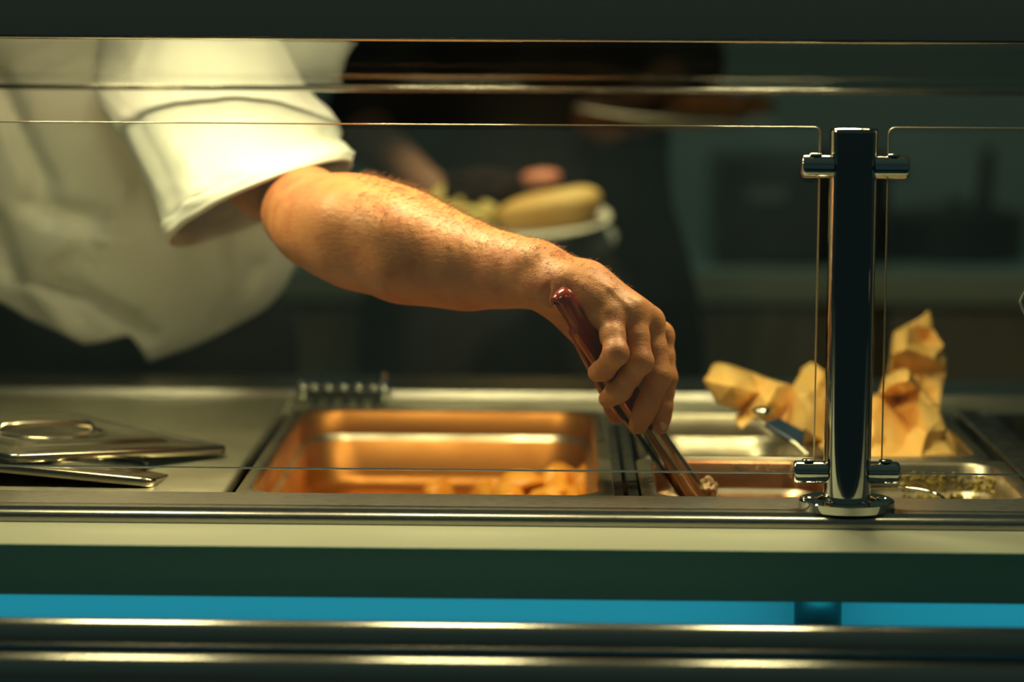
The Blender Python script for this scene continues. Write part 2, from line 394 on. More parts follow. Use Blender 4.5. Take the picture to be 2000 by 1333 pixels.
# residue in pans
def residue(name, x0, x1, y0, y1, z, mt, label, cat, amp=.006, seed=1):
    n = 36; v = []; f = []
    for i in range(n + 1):
        for j in range(n + 1):
            x = x0 + (x1-x0)*i/n; y = y0 + (y1-y0)*j/n
            ed = min(i, j, n-i, n-j)/n
            v.append((x, y, z + amp*noise.fractal(Vector((x*50, y*50, seed)), 1, 2, 4) + min(ed*8, 1)*.006))
    for i in range(n):
        for j in range(n): f.append((i*(n+1)+j, (i+1)*(n+1)+j, (i+1)*(n+1)+j+1, i*(n+1)+j+1))
    for i in range(n): pass
    o = pyobj(name, v, f, mt); s = o.modifiers.new('s', 'SOLIDIFY'); s.thickness = .012; s.offset = -1
    return tag(o, label, cat)
tag(residue('sauce_layer', s0 + .04, s1 - .042, 2.53, ym - .042, ZR - .062, M['sauce'], 'thin red brown sauce at the bottom of the tongs pan', 'sauce'), kind='stuff')
# yellow crumbs stuck to the back/right wall of the pan behind the post
def crumbs():
    bm = bmesh.new()
    for i in range(420):
        t = random.random(); dz = random.uniform(.010, .050); off = .0150 if dz < .029 else .0215; off += .0010; z = ZR - dz
        if t < .45: x = random.uniform(s1 + .07, s2 - .06); y = ym - .003 - off
        else: a = random.uniform(0, PI/2); x = s2 - off - .036 + .036*math.sin(a); y = ym - .003 - off - .036 + .036*math.cos(a)
        bmesh.ops.create_icosphere(bm, subdivisions=1, radius=random.uniform(.0009, .0020), matrix=Matrix.Translation((x, y, z)) @ Euler((random.random()*3, random.random()*3, 0)).to_matrix().to_4x4() @ Matrix.Diagonal((1, .7, 1.6, 1)))
    return bmobj('crumbs', bm, M['yellow_food'])
tag(crumbs(), 'yellow crumbs stuck to the walls of the pan behind the post', 'crumbs', kind='stuff')
tag(residue('mustard_layer', s1 + .04, s2 - .042, 2.53, ym - .042, ZR - .050, M['yellow_food'], 'dull yellow leftovers on the floor of the pan behind the post', 'food', amp=.003, seed=5), kind='stuff')
# steel ring spoon in that pan
c = onz(1740, 975, ZR - .012)
tube('steel_ring', [c + Vector((.05*math.cos(a), .03*math.sin(a), .006*math.sin(a))) for a in np.linspace(0, 2*PI, 40)], .0017, M['chrome'], None, 8)
tag(bpy.data.objects['steel_ring'], 'thin bright wire hoop in the pan behind the post', 'wire hoop')

# ---- potato wedges
def wedge(name, c, L, w, rot, seed):
    rings = []; N = 14
    for i in range(N + 1):
        t = i/N; s = max(.12, math.sin(PI*(.06 + .88*t)))**.55; x = (t - .5)*L; bend = .12*L*(4*(t-.5)**2)
        ring = []
        for a in range(16):
            th = 2*PI*a/16; r_ = w*s*(1 + .08*noise.noise(Vector((x*80, math.cos(th)*2 + seed, math.sin(th)*2))))
            yy, zz = math.cos(th)*r_, math.sin(th)*r_
            if zz < 0: zz *= .45
            else: yy *= (1 - .55*zz/w if zz/w < 1 else .45)
            ring.append(Vector(c) + rot @ Vector((x, yy, zz - bend)))
        rings.append(ring)
    v, f = loft(rings, True, True); return pyobj(name, v, f, M['potato'])
wed = 0
def put_wedge(px, py, d, L, w, ez, ey, lab, grp='potato wedges in the deep pan'):
    global wed
    wed += 1
    o = wedge('potato_wedge', P(px, py - 11, d), L*1.1, w*1.1, Euler((random.uniform(-.5, .5), ey, ez)).to_matrix(), wed*3.7)
    return tag(o, lab, 'potato wedge', grp)
W_LAB = 'golden potato wedge in the low heap at the right of the deep pan'
put_wedge(1008, 962, 2.88, .055, .016, .3, -.35, 'golden potato wedge leftmost of the heap in the deep pan')
put_wedge(1078, 953, 2.90, .050, .017, 1.0, -.7, 'yellow potato wedge standing second from left in the heap')
put_wedge(1112, 958, 2.92, .055, .016, -.5, .7, 'reddest orange potato wedge leaning at top of the heap')
put_wedge(1143, 962, 2.89, .052, .018, 1.2, -1.0, 'pale yellow upright potato wedge near the deep pan right wall')
for (a, b, c_) in ((1180, 968, 2.90), (1095, 975, 2.87), (1040, 977, 2.90), (1160, 982, 2.86), (960, 975, 2.90), (860, 973, 2.93), (1000, 985, 2.84), (1120, 990, 2.86), (1070, 992, 2.83)):
    put_wedge(a, b, c_, .05, .015, random.uniform(-1.5, 1.5), random.uniform(-.4, .4), W_LAB)
for i in range(26):  # unseen wedges, added for their orange reflection in the back wall
    x = pan_x0 + .06 + (pan_x1 - pan_x0 - .12)*random.random(); y = 2.50 + .14*random.random()
    wed += 1
    o = wedge('potato_wedge', (x, y, ZR - DP + .014 + .012*random.random()), .06, .016, Euler((random.uniform(-.3, .3), random.uniform(-.2, .2), random.uniform(-2, 2))).to_matrix(), wed*2.3)
    tag(o, 'unseen potato wedge added in the deep pan close behind the front ledge', 'potato wedge', 'potato wedges in the deep pan')

# ---- lids
def lid(origin, ex, ey, w, h, label):
    ex = ex.normalized(); ez = ex.cross(ey).normalized(); ey = ez.cross(ex)
    if ez.z < 0: ez = -ez
    Rm = Matrix((ex, ey, ez)).transposed()
    t = thing('pan_lid', origin, label, 'pan lid'); t.rotation_euler = Rm.to_euler()
    L = [(0, -.008, .014), (0, -.0015, .014), (.0015, 0, .014), (.030, .0005, .018), (.034, .002, .02), (.039, .0055, .022), (.044, .006, .022), (.049, .0055, .022), (.056, .002, .022), (.062, .0015, .022)]
    rings = [rrect(w/2, h/2, w/2 - i, h/2 - i, r_, z) for i, z, r_ in L]
    v, f = loft(rings, False, True); o = sharp(pyobj('cover', v, f, M['lid']), 60); o.parent = t
    s = o.modifiers.new('s', 'SOLIDIFY'); s.thickness = .0012
    rg = lathe_rings((w/2, h/2, .0018), [(.066, 0), (.064, .0016), (.060, .0016), (.062, .0002), (.02, .0004)], 40, 1, .8)
    v, f = loft(rg, False, True); o = sharp(pyobj('dish', v, f, M['lid']), 50); o.parent = t
    pts = [(w/2 - .055, h/2, .0035), (w/2 - .05, h/2, .008), (w/2 - .03, h/2, .0095), (w/2 + .03, h/2, .0095), (w/2 + .05, h/2, .008), (w/2 + .055, h/2, .0035)]
    o = tube('handle', pts, .004, M['lid'], None, 12); o.parent = t
    return t
bpy.context.view_layer.update()
A = onz(452, 872, ZR + .012); B = onz(14, 889, ZR + .030)
ex = (A - B); far = P(225, 812, 2.87); ey = far - A
lid(B, ex, ey, ex.length, .27, 'large pan lid with recessed handle resting on top of the other lid')
A2 = onz(300, 936, ZR + .010); B2 = P(-60, 901, 2.49); ey2 = P(255, 897, 2.74) - A2
lid(B2 + (A2-B2)*0, A2 - B2, ey2, (A2 - B2).length, .25, 'lower pan lid lying tilted under the other lid near the front ledge')

# ---- chrome fitting on rear ledge
c = P(672, 768, 3.085); c.z = .9115
t = thing('chrome_clip', (c.x, c.y, .896), 'small chrome clip with round ends lying behind the deep pan by the rear ledge', 'clip')
tube('barrel', [c + Vector((-.045, 0, 0)), c + Vector((.045, 0, 0))], .009, M['black_metal'], t, 20)
for sx_ in (-1, 1):
    blob('end_knob', c + Vector((sx_*.047, 0, -.001)), (.008, .013, .014), M['chrome'], t, 0, 1, 3)
for i in range(5): blob('bead', c + Vector((-.034 + .017*i, -.008, .006)), (.006, .006, .005), M['chrome'], t, .1, 2, 2)
for i in range(5): box('tooth', c + Vector((-.036 + .017*i, -.014, -.016)), c + Vector((-.028 + .017*i, .010, -.003)), M['black_metal'], t, .001)
tube('lever', [c + Vector((.046, 0, .008)), c + Vector((.047, 0, .022))], .003, M['chrome'], t, 10)

# ================================================================== TRAY RAILS
for (d, lab) in ((2.13, 'polished round tray rail nearest the cream shelf'), (2.006, 'polished round tray rail at the bottom edge of the photo, outer of the pair')):
    o = tube('tray_rail', [(XL, d, .836), (XR, d, .836)], .019, M['rail'], None, 48); tag(o, lab, 'tray rail')

# ================================================================== GUARD POST + GLASS
pc = onz(1653, 992, ZT); PX, PY = pc.x, pc.y
print('post', PX, PY)
zt = P(1668, 250, PY).z
post = thing('guard_post', (PX, PY, ZT), 'polished steel post with four glass clamps bolted to the front ledge', 'post')
RP = .0209
prof = [(RP, .006), (RP, .0065), (RP, zt - ZT - .0035), (RP, zt - ZT - .003), (RP - .0008, zt - ZT - .0006), (RP - .002, zt - ZT), (.0005, zt - ZT)]
v, f = loft(lathe_rings((PX, PY, ZT), prof, 64), False, True); sharp(pyobj('tube', v, f, M['chrome'], post), 40)
prof = [(.0425, 0), (.0425, .0008), (.0425, .0062), (.0425, .007), (.0415, .0078), (.0412, .0078), (.0265, .0080), (.026, .0080), (.024, .0092), (RP, .010)]
v, f = loft(lathe_rings((PX, PY, ZT), prof, 64), True, False); sharp(pyobj('flange', v, f, M['chrome'], post), 20)
for sx_ in (-1, 1):
    v, f = loft(lathe_rings((PX + sx_*.0335, PY - .001, ZT + .0078), [(.0072, 0), (.0070, .0012), (.0052, .0014), (.0044, .0004), (.002, .0002)], 24), False, True)
    pyobj('screw', v, f, M['chrome'], post)
def clamp(px, py, sgn):
    c = P(px, py, PY - .002); xe = c.x; N = 28
    x0 = PX + sgn*(RP - .003); x1 = xe
    prof = [(0, .0100), (.02, .0100), (.86, .0100), (.9, .0100), (.96, .0095), (.985, .0085), (1, .0068)]
    rings = []
    for t_, r_ in prof:
        x = x0 + (x1 - x0)*t_
        rings.append([Vector((x, c.y + r_*1.05*math.cos(a), c.z + r_*math.sin(a))) for a in [2*PI*k/N for k in range(N)]])
    v, f = loft(rings, True, True); o = sharp(pyobj('clamp', v, f, M['chrome'], post), 40)
    bm_ = lathe_rings((x0 + (x1-x0)*.55, c.y, c.z + .0095), [(.006, 0), (.006, .0016), (.005, .0022), (.002, .0022)], 18)
    v, f = loft(bm_, False, True); pyobj('clamp_screw', v, f, M['chrome'], o)
clamp(1565, 325, -1); clamp(1776, 327, 1); clamp(1549, 922, -1); clamp(1757, 924, 1)
def pane(xa, xb, label, rl, rr_):
    zt_ = P(1000, 243, PY).z; zb = P(1000, 921, PY).z; th = .0024; rc = .006
    def outline(y):
        pts = []
        for (x, z, a0, on) in ((xb, zt_, 0, rr_), (xa, zt_, PI/2, rl), (xa, zb, PI, rl), (xb, zb, 3*PI/2, rr_)):
            r_ = rc if on else .0005
            cx = x - r_ if x == xb else x + r_; cz = z - r_ if z == zt_ else z + r_
            for k in range(6):
                a = a0 + PI/2*k/5; pts.append(Vector((cx + r_*math.cos(a), y, cz + r_*math.sin(a))))
        return pts
    def inset(ring, dlt, y):
        cx_, cz_ = (xa + xb)/2, (zt_ + zb)/2
        return [Vector((p.x - math.copysign(dlt, p.x - cx_), y, p.z - math.copysign(dlt, p.z - cz_))) for p in ring]
    base = outline(PY)
    rings = [inset(base, .0013, PY - th), inset(base, .0005, PY - .0018), inset(base, .0002, PY - .0012), base, inset(base, .0002, PY + .0012), inset(base, .0005, PY + .0018), inset(base, .0013, PY + th)]
    v, f = loft(rings, True, True)
    o = pyobj('glass_pane', v, f, [M['smudge_veil_glass'], M['lit_glass_edge'], M['glass_low']], None, False)
    for p in o.data.polygons:
        p.material_index = 0 if len(p.vertices) > 4 else (2 if p.center.z < zb + .004 else 1)
        p.use_smooth = len(p.vertices) == 4
    return tag(o, label, 'glass pane')
gl = P(1597, 600, PY).x; gr = P(1727, 600, PY).x
pane(XL, gl, 'wide clear glass guard pane left of the polished post, in front of the cook', 0, 1)
pane(gr, XR, 'clear glass guard pane right of the polished post', 1, 0)
# sticker at right edge of glass
q = [P(1991, 590, PY - .004), P(1999, 572, PY - .004), P(2040, 560, PY - .004), P(2070, 590, PY - .004), P(2040, 625, PY - .004), P(2001, 617, PY - .004)]
v = [p for p in q] + [p + Vector((0, .001, 0)) for p in q]
f = [(0, 1, 2, 3, 4, 5), (11, 10, 9, 8, 7, 6)] + [(i, (i+1) % 6, (i+1) % 6 + 6, i+6) for i in range(6)]
o = pyobj('sticker', v, f, M['white'], None, False); tag(o, 'white edged sticker on the glass cut by the right photo edge', 'sticker')
cc = sum(q, Vector())/6
v2 = [cc + (p - cc)*.86 + Vector((0, -.0004, 0)) for p in q] + [cc + (p - cc)*.86 + Vector((0, .0003, 0)) for p in q]
pyobj('print', v2, f, mat('sticker_print', (.25, .26, .10), .5), o, False)

# ================================================================== GANTRY AND LAMPS
zf = P(1000, 77, 2.42).z
gan = thing('gantry', (0, 2.5, zf), 'long brushed steel heated gantry overhead with sloped glass sheet', 'gantry')
box('fascia', (XL, 2.42, zf), (XR, 2.428, zf + .16), M['gantry'], gan, .0015)
box('top_sheet', (XL, 2.428, zf + .145), (XR, 2.645, zf + .158), M['gantry'], gan, .001)
tube('fascia_lip', [(XL, 2.4235, zf + .001), (XR, 2.4235, zf + .001)], .0030, M['rail'], gan, 16)
a0 = Vector((0, 2.645, P(1000, 84, 2.645).z)); a1 = Vector((0, 2.80, P(1000, 172, 2.80).z)); zl = P(1000, 180, 2.80).z
box('back_sheet', (XL, 2.639, zf + .132), (XR, 2.645, zf + .146), M['gantry'], gan, .001)
v, f = loft([[Vector((x, a, b)) for a, b in ((a0.y, a0.z), (a1.y - .003, a1.z), (a1.y, zl), (a1.y + .005, zl), (a1.y + .005, a1.z + .004), (a0.y, a0.z + .003))] for x in (XL, XR)], True, True)
sharp(pyobj('sloped_glass', v, f, M['glass'], gan), 20)['label'] = 'sloped glass sheet behind the fascia'
box('back_lip', (XL, 2.801, zl - .0005), (XR, 2.8055, a1.z + .001), M['gantry'], gan, .0008)
for (pxc, lab) in ((130, 'heat lamp under the gantry at left, above the lids'), (855, 'heat lamp under the gantry at centre, above the deep pan'), (1600, 'heat lamp under the gantry at right, above the post')):
    x = P(pxc, 80, 2.45).x
    t = thing('heat_lamp', (x, 2.52, zf + .06), lab, 'heat lamp', 'heat lamps')
    hw, y0, y1 = .077, 2.436, 2.634; zb = P(1000, 82, 2.436).z
    bm = bmesh.new()
    boxbm(bm, (x - hw, y0, zb), (x + hw, y0 + .003, zf + .135), .0008); boxbm(bm, (x - hw, y1 - .003, zf + .125), (x + hw, y1, zf + .14), .0008)
    for s_ in (-1, 1):      # end plates, cut away toward the back
        pv = [(y0, zb + .004), (y0 + .05, zb + .004), (y1, zf + .125), (y1, zf + .14), (y0, zf + .14)]
        xs_ = (x + s_*hw, x + s_*(hw - .003)); vs_ = [[bm.verts.new((xx, a, b)) for a, b in pv] for xx in xs_]
        bm.faces.new(vs_[0]); bm.faces.new(vs_[1][::-1])
        for k in range(5): bm.faces.new((vs_[0][k], vs_[0][(k+1) % 5], vs_[1][(k+1) % 5], vs_[1][k]))
    boxbm(bm, (x - hw, y0, zf + .135), (x + hw, y1, zf + .14), .0008)
    bmobj('housing', bm, M['steel'], t, False)
    tube('element', [(x - .065, 2.60, zf + .094), (x + .065, 2.60, zf + .094)], .006, M['element'], t, 16)
    la = bpy.data.lights.new('lamp_light', 'AREA'); la.shape = 'RECTANGLE'; la.size = .14; la.size_y = .08; la.energy = LAMP_W; la.color = LAMP_COL
    lo = bpy.data.objects.new('lamp_light', la); COL.objects.link(lo); la.spread = math.radians(178); lo.location = (x, 2.60, zf + .080); lo.rotation_euler = (0, 0, 0)

# ================================================================== TONGS
TA = P(1097, 577, 2.468); TB = P(1366, 974, 2.575)
U = (TB - TA).normalized(); TL = (TB - TA).length + .034
Vp = Vector((-.60, .80, 0)); Vp = (Vp - U*Vp.dot(U)).normalized(); Wd = U.cross(Vp).normalized()
tongs = thing('serving_tongs', TB, 'steel serving tongs with dark red handles held in the hand', 'tongs')
def seg(a, b, t): t = max(0, min(1, t)); return a + (b - a)*(t*t*(3 - 2*t))
def sep(s): return .004 + seg(0, .019, s/.13) if s < .13 else .023 - seg(0, .010, (s - .13)/.15)
def arm(side, s0_, s1_, wfun, th, dep, n, name, mt, parent, extra=0, capround=0, rib=.7):
    rings = []
    for i in range(n + 1):
        s = s0_ + (s1_ - s0_)*i/n; base = TA + U*s + Vp*(sep(s)*(0 if side == 0 else 1) + (-extra if side == 0 else extra))
        out = -Vp if side == 0 else Vp; w = wfun(s); k = 1
        if capround:
            e_ = min(s - s0_, s1_ - s)
            if e_ < capround: k = .45 + .55*math.sqrt(max(0, 1 - (1 - e_/capround)**2))
        w *= k; D = dep*k
        # U-channel: outer crown then inner
        pr = [(-w, -D), (-w, -.001), (-w*.86, th*.8*k), (-w*.45, th*(1.0 + rib)*k), (-w*.22, th*(.9 - rib)*k), (w*.22, th*(.9 - rib)*k), (w*.45, th*(1.0 + rib)*k), (w*.86, th*.8*k), (w, -.001), (w, -D), (w*.84, -D), (w*.78, -.002), (-w*.78, -.002), (-w*.84, -D)]
        rings.append([base + Wd*a + out*b for a, b in pr])
    v, f = loft(rings, True, True); return sharp(pyobj(name, v, f, mt, parent), 42)
def wh(s): return .0085 + seg(0, .0036, (s - .032)/.006)
def ws(s): return .0105 + seg(0, .0015, (s - .2)/.05)
for side in (0, 1):
    a_ = arm(side, .10, TL, ws, .0016, .0055, 30, 'tong_arm', M['tong_steel'], tongs)
    h_ = arm(side, .002, .158, wh, .0030, .0068, 50, 'handle_sleeve', M['red'], a_, extra=.0012, capround=.006, rib=.12); h_['label'] = 'dark red plastic handle sleeve'
# hinge cap: a strip bent over the top from one arm to the other
rings = []
for i in range(21):
    a = PI*i/20; c_ = TA + Vp*.0022
    th_ = .0034; ro = .0088
    cc_ = c_ - Vp*math.cos(a)*ro - U*math.sin(a)*.009 + U*.006
    nn = (-Vp*math.cos(a) - U*math.sin(a)).normalized(); w_ = .0083
    rings.append([cc_ + nn*.0006 - Wd*w_*.86, cc_ + nn*.0012, cc_ + nn*.0006 + Wd*w_*.86, cc_ - nn*.0006 + Wd*w_, cc_ - nn*(th_ - .0008) + Wd*w_, cc_ - nn*th_ + Wd*w_*.85, cc_ - nn*th_ - Wd*w_*.85, cc_ - nn*(th_ - .0008) - Wd*w_, cc_ - nn*.0006 - Wd*w_])
v, f = loft(rings, True, True); o = sharp(pyobj('hinge_cap', v, f, M['red'], tongs), 60); o['label'] = 'dark red rounded hinge end'
# food in the tongs
blob('meat_piece', P(1383, 962, 2.585), (.008, .010, .014), M['meat'], None, .35, 2.2, 5, None, 4)
tag(bpy.data.objects['meat_piece'], 'pale ragged piece of meat gripped at the tong tips', 'food')
o = blob('meat_piece', P(1300, 978, 2.60), (.014, .014, .008), M['meat'], None, .35, 2.2, 4, None, 9); tag(o, 'pale food lump in the tongs pan left of the tong tips', 'food')

# ================================================================== COOK
cook = thing('person', (P(180, 600, 3.4).x, 3.42, 0), 'cook in a white short sleeved shirt reaching across the counter with red tongs', 'person')
def pr(t): return P(t[0], t[1], t[2]), R(t[3], t[2])
def build_arm():
    F = Field((P(380, 500, 2.75).x, 2.40, P(1000, 900, 2.5).z), (P(1350, 500, 2.5).x, 2.90, P(1000, 230, 2.75).z), .0016)
    base = F.new()
    def chain(G, pts, k):
        for a, b in zip(pts[:-1], pts[1:]):
            (pa, ra), (pb, rb) = pr(a), pr(b); F.cone(G, pa, pb, ra, rb, k)
    chain(base, [(440, 275, 2.90, 70), (520, 345, 2.825, 71), (594, 408, 2.735, 76)], .03)
    chain(base, [(600, 415, 2.712, 78), (690, 446, 2.662, 92), (740, 462, 2.635, 91), (800, 481, 2.62, 89), (872, 507, 2.60, 76), (937, 523, 2.58, 65), (1002, 531, 2.555, 55), (1048, 538, 2.54, 52)], .03)
    chain(base, [(578, 450, 2.685, 40), (640, 485, 2.65, 40)], .02)          # point of the elbow
    chain(base, [(610, 425, 2.672, 58), (680, 440, 2.622, 60), (770, 465, 2.592, 54), (880, 502, 2.575, 48)], .03)    # upper forearm muscle
    chain(base, [(600, 462, 2.668, 40), (680, 498, 2.624, 44), (780, 525, 2.588, 50), (900, 545, 2.575, 40)], .024)   # lower forearm muscle
    # hand body
    chain(base, [(1048, 538, 2.54, 50), (1080, 562, 2.517, 37), (1190, 620, 2.488, 26)], .016)
    chain(base, [(1048, 534, 2.535, 50), (1140, 562, 2.515, 38), (1235, 608, 2.50, 26)], .016)
    chain(base, [(1048, 532, 2.545, 48), (1145, 560, 2.53, 38), (1270, 630, 2.522, 25)], .016)
    chain(base, [(1048, 545, 2.555, 42), (1150, 580, 2.548, 34), (1291, 655, 2.545, 22)], .016)
    chain(base, [(1105, 558, 2.504, 30), (1160, 585, 2.498, 26), (1212, 614, 2.494, 22)], .02)
    chain(base, [(1150, 560, 2.515, 30), (1252, 620, 2.511, 22)], .02)
    chain(base, [(1150, 610, 2.535, 34), (1225, 660, 2.53, 34)], .02)
    chain(base, [(1085, 592, 2.535, 32), (1160, 672, 2.545, 28)], .014)       # thumb base
    chain(base, [(1150, 618, 2.522, 24), (1195, 650, 2.51, 24)], .012)        # web
    # ulna head, tendons, veins, knuckles
    for t in ((1026, 512, 2.528, 20), (1045, 560, 2.514, 17)): chain(base, [t, (t[0] + 12, t[1] + 3, t[2], t[3])], .012)
    for a, b in (((1195, 575, 2.509, 4), (1263, 610, 2.509, 5)), ((1220, 600, 2.531, 4), (1287, 640, 2.535, 5))):
        chain(base, [a, b], .012)
    for pts in ([(1100, 545, 2.496, 3), (1140, 560, 2.488, 3.5), (1165, 590, 2.481, 3)], [(1150, 545, 2.494, 3), (1190, 566, 2.488, 3.5), (1225, 600, 2.483, 3)], [(700, 466, 2.578, 5), (760, 456, 2.572, 6), (830, 462, 2.566, 5)], [(820, 540, 2.56, 5), (900, 528, 2.553, 5), (985, 530, 2.537, 5)]):
        chain(base, pts, .006)
    for (a, b, c_, r_) in ((1190, 612, 2.482, 13), (1237, 600, 2.494, 12), (1274, 622, 2.516, 11), (1296, 648, 2.541, 10)): chain(base, [(a, b, c_, r_), (a+3, b+8, c_, r_)], .010)
    fingers = [
        [(1190, 622, 2.486, 26), (1203, 690, 2.457, 25), (1181, 721, 2.474, 21), (1166, 728, 2.489, 19)],
        [(1235, 610, 2.50, 27), (1250, 706, 2.478, 26), (1212, 762, 2.486, 22), (1187, 779, 2.505, 19)],
        [(1270, 630, 2.522, 26), (1286, 733, 2.507, 26), (1263, 793, 2.508, 23), (1247, 830, 2.516, 20)],
        [(1291, 655, 2.545, 23), (1301, 737, 2.533, 22), (1295, 795, 2.529, 19), (1290, 833, 2.531, 17)],
        [(1160, 672, 2.548, 26), (1188, 748, 2.556, 25), (1200, 785, 2.560, 23), (1206, 811, 2.560, 20)]]
    res = base.copy()
    for i, fg in enumerate(fingers):
        G = F.new(); 
        p = [pr(t) for t in fg]
        for j in range(3):
            (pa, ra), (pb, rb) = p[j], p[j+1]
            mid = (pa + pb)/2; sl = .965 if j == 0 else (.93 if j == 1 else .99)
            F.cone(G, pa, mid, ra, (ra + rb)/2*sl, .004); F.cone(G, mid, pb, (ra+rb)/2*sl, rb*.97, .004)
            # finger pad on the inside of the bend
        for j in (1, 2):
            pj, rj = p[j]; o_ = (pj - (p[j-1][0] + p[j+1][0])/2)
            if o_.length > 1e-4:
                o_.normalize(); F.cone(G, pj + o_*rj*.22, pj + o_*rj*.24, rj*.80, rj*.80, .004)
        for j in (1, 2):           # skin folds on the inner side of each joint
            pj, rj = p[j]; o_ = (pj - (p[j-1][0] + p[j+1][0])/2)
            if o_.length > .003:
                o_.normalize(); t_ = (p[j+1][0] - p[j-1][0]).normalized(); s_ = o_.cross(t_).normalized()
                q = pj - o_*rj*1.02
                F.cone(G, q - s_*rj, q + s_*rj, .0012, .0012, .004, sub=True)
        res = np.minimum(res, smin(base, G, .007 if i < 4 else .010))
    # crease lines at the back of the wrist
    for dx in (0, 9, 17):
        a = P(1052 + dx, 545, 2.488); b = P(1066 + dx, 596, 2.500); F.cone(res, a, b, .0010, .0010, .004, sub=True)
    return F.mesh(res)
V, Fc = build_arm(); V = relax(V, Fc, 3)
armV, armF = V, Fc
def build_trunk():
    cx = P(170, 300, 3.1).x
    F = Field((cx - .42, 2.75, 0), (cx + .42, 3.85, 1.80), .008)
    G = F.new()
    hip = Vector((cx, 3.42, .93)); chest = Vector((cx - .0, 3.16, 1.25)); neck = Vector((cx - .01, 3.02, 1.42)); hd = Vector((cx, 2.93, 1.575))
    F.ell(G, hip, (.16, .085, .12), .03); F.ell(G, (hip + chest)/2, (.15, .075, .20), .03, Matrix.Rotation(.68, 3, 'X'))
    F.ell(G, chest, (.165, .08, .15), .04, Matrix.Rotation(.6, 3, 'X'))
    F.cone(G, chest + Vector((.0, -.03, .1)), neck, .07, .058, .05); F.cone(G, neck, hd, .056, .058, .03)
    F.ell(G, hd + Vector((0, .0, .035)), (.077, .098, .105), .02); F.cone(G, hd + Vector((0, -.05, -.05)), hd + Vector((0, -.06, -.06)), .04, .035, .03)
    F.cone(G, hd + Vector((0, -.09, .02)), hd + Vector((0, -.112, -.01)), .009, .014, .012)
    for s in (-1, 1):
        F.ell(G, hd + Vector((s*.078, .01, .01)), (.01, .02, .032), .008)
        F.cone(G, hd + Vector((s*.03, -.085, .036)), hd + Vector((s*.034, -.085, .036)), .012, .012, .01)
        F.cone(G, hip + Vector((s*.09, .02, -.03)), Vector((cx + s*.11, 3.43, .5)), .095, .062, .05)
        F.cone(G, Vector((cx + s*.11, 3.43, .5)), Vector((cx + s*.12, 3.47, .09)), .060, .04, .03)
        F.cone(G, Vector((cx + s*.12, 3.47, .045)), Vector((cx + s*.13, 3.30, .03)), .042, .03, .03)
    sh_ = P(400, 215, 2.955); F.cone(G, chest + Vector((.10, -.03, .08)), sh_, .06, .055, .04)
    sl_ = chest + Vector((-.20, -.03, .09)); el = sl_ + Vector((-.05, .16, -.26)); F.cone(G, chest + Vector((-.08, -.02, .08)), sl_, .06, .055, .04); F.cone(G, sl_, el, .055, .045, .03)
    wr = el + Vector((.04, .02, -.24)); F.cone(G, el, wr, .045, .028, .03); kn = wr + Vector((.015, -.02, -.085)); F.cone(G, wr, kn, .028, .034, .02)
    for q in range(4):
        a_ = kn + Vector((-.012 + .004*q, -.030 + .021*q, -.015)); b_ = a_ + Vector((.012, -.002, -.042 + .004*abs(q - 1.5))); F.cone(G, a_, b_, .0105, .010, .006); F.cone(G, b_, b_ + Vector((.018, 0, -.030)), .010, .009, .004)
    F.cone(G, wr + Vector((.01, -.025, -.02)), wr + Vector((.022, -.052, -.065)), .014, .011, .01); F.cone(G, wr + Vector((.022, -.052, -.065)), wr + Vector((.032, -.056, -.095)), .011, .0095, .005)
    build_trunk.left = (sl_, el)
    return F.mesh(G), cx, hip, chest, hd
(TV, TF), ccx, hip, chest, hd = build_trunk(); TV = relax(TV, TF, 3)
allV = np.concatenate([armV, TV]); allF = np.concatenate([armF, TF + len(armV)])
# the arm runs on into the trunk inside the sleeve: open one face on each and join them
jn = np.array(P(430, 250, 2.88)); fa = int(np.argmin(((armV[armF].mean(1) - jn)**2).sum(1))); ft = int(np.argmin(((TV[TF].mean(1) - armV[armF[fa]].mean(0))**2).sum(1)))
qa = allF[fa]; qt = allF[len(armF) + ft][::-1]
sh0 = int(np.argmin([sum(((allV[qa[k]] - allV[qt[(k + s_) % 4]])**2).sum() for k in range(4)) for s_ in range(4)])); qt = np.roll(qt, -sh0)
br = [[qa[k], qa[(k+1) % 4], qt[(k+1) % 4], qt[k]] for k in range(4)]
allF = np.concatenate([np.delete(allF, [fa, len(armF) + ft], 0), np.array(br)])
me = bpy.data.meshes.new('body'); me.from_pydata(allV.tolist(), [], allF.tolist()); me.update()
def one_piece(me_):
    bm = bmesh.new(); bm.from_mesh(me_); seen = set(); best = []
    for v0 in bm.verts:
        if v0 in seen: continue
        st = [v0]; seen.add(v0); comp = []
        while st:
            x = st.pop(); comp.append(x)
            for ed in x.link_edges:
                y = ed.other_vert(x)
                if y not in seen: seen.add(y); st.append(y)
        if len(comp) > len(best): best = comp
    keep = set(best); bmesh.ops.delete(bm, geom=[v_ for v_ in bm.verts if v_ not in keep], context='VERTS'); bm.to_mesh(me_); bm.free()
one_piece(me)
body = link('body', me, M['skin'], cook)
hv, hf = loft(lathe_rings(hd + Vector((0, .012, .04)), [(.102*math.cos(a), .108*math.sin(a)) for a in np.linspace(-.1, PI/2 - .02, 12)], 32, .82, 1.0), False, True)
pyobj('hair', hv, hf, M['head_hair'], cook)
# fingernails
def nail(px, py, d, r, nrm, up):
    n_ = Vector(nrm).normalized(); u_ = Vector(up); u_ = (u_ - n_*u_.dot(n_)).normalized(); w_ = n_.cross(u_)
    blob('fingernail', P(px, py, d), (R(r*.75, d), R(r*1.15, d), .0014), M['nail'], cook, 0, 1, 3, Matrix((w_, u_, n_)).transposed())
nail(1296, 829, 2.523, 11, (.55, -.8, .1), (-.1, 0, -1))
nail(1196, 789, 2.497, 9, (.25, -.35, -.9), (-.9, .3, -.3))
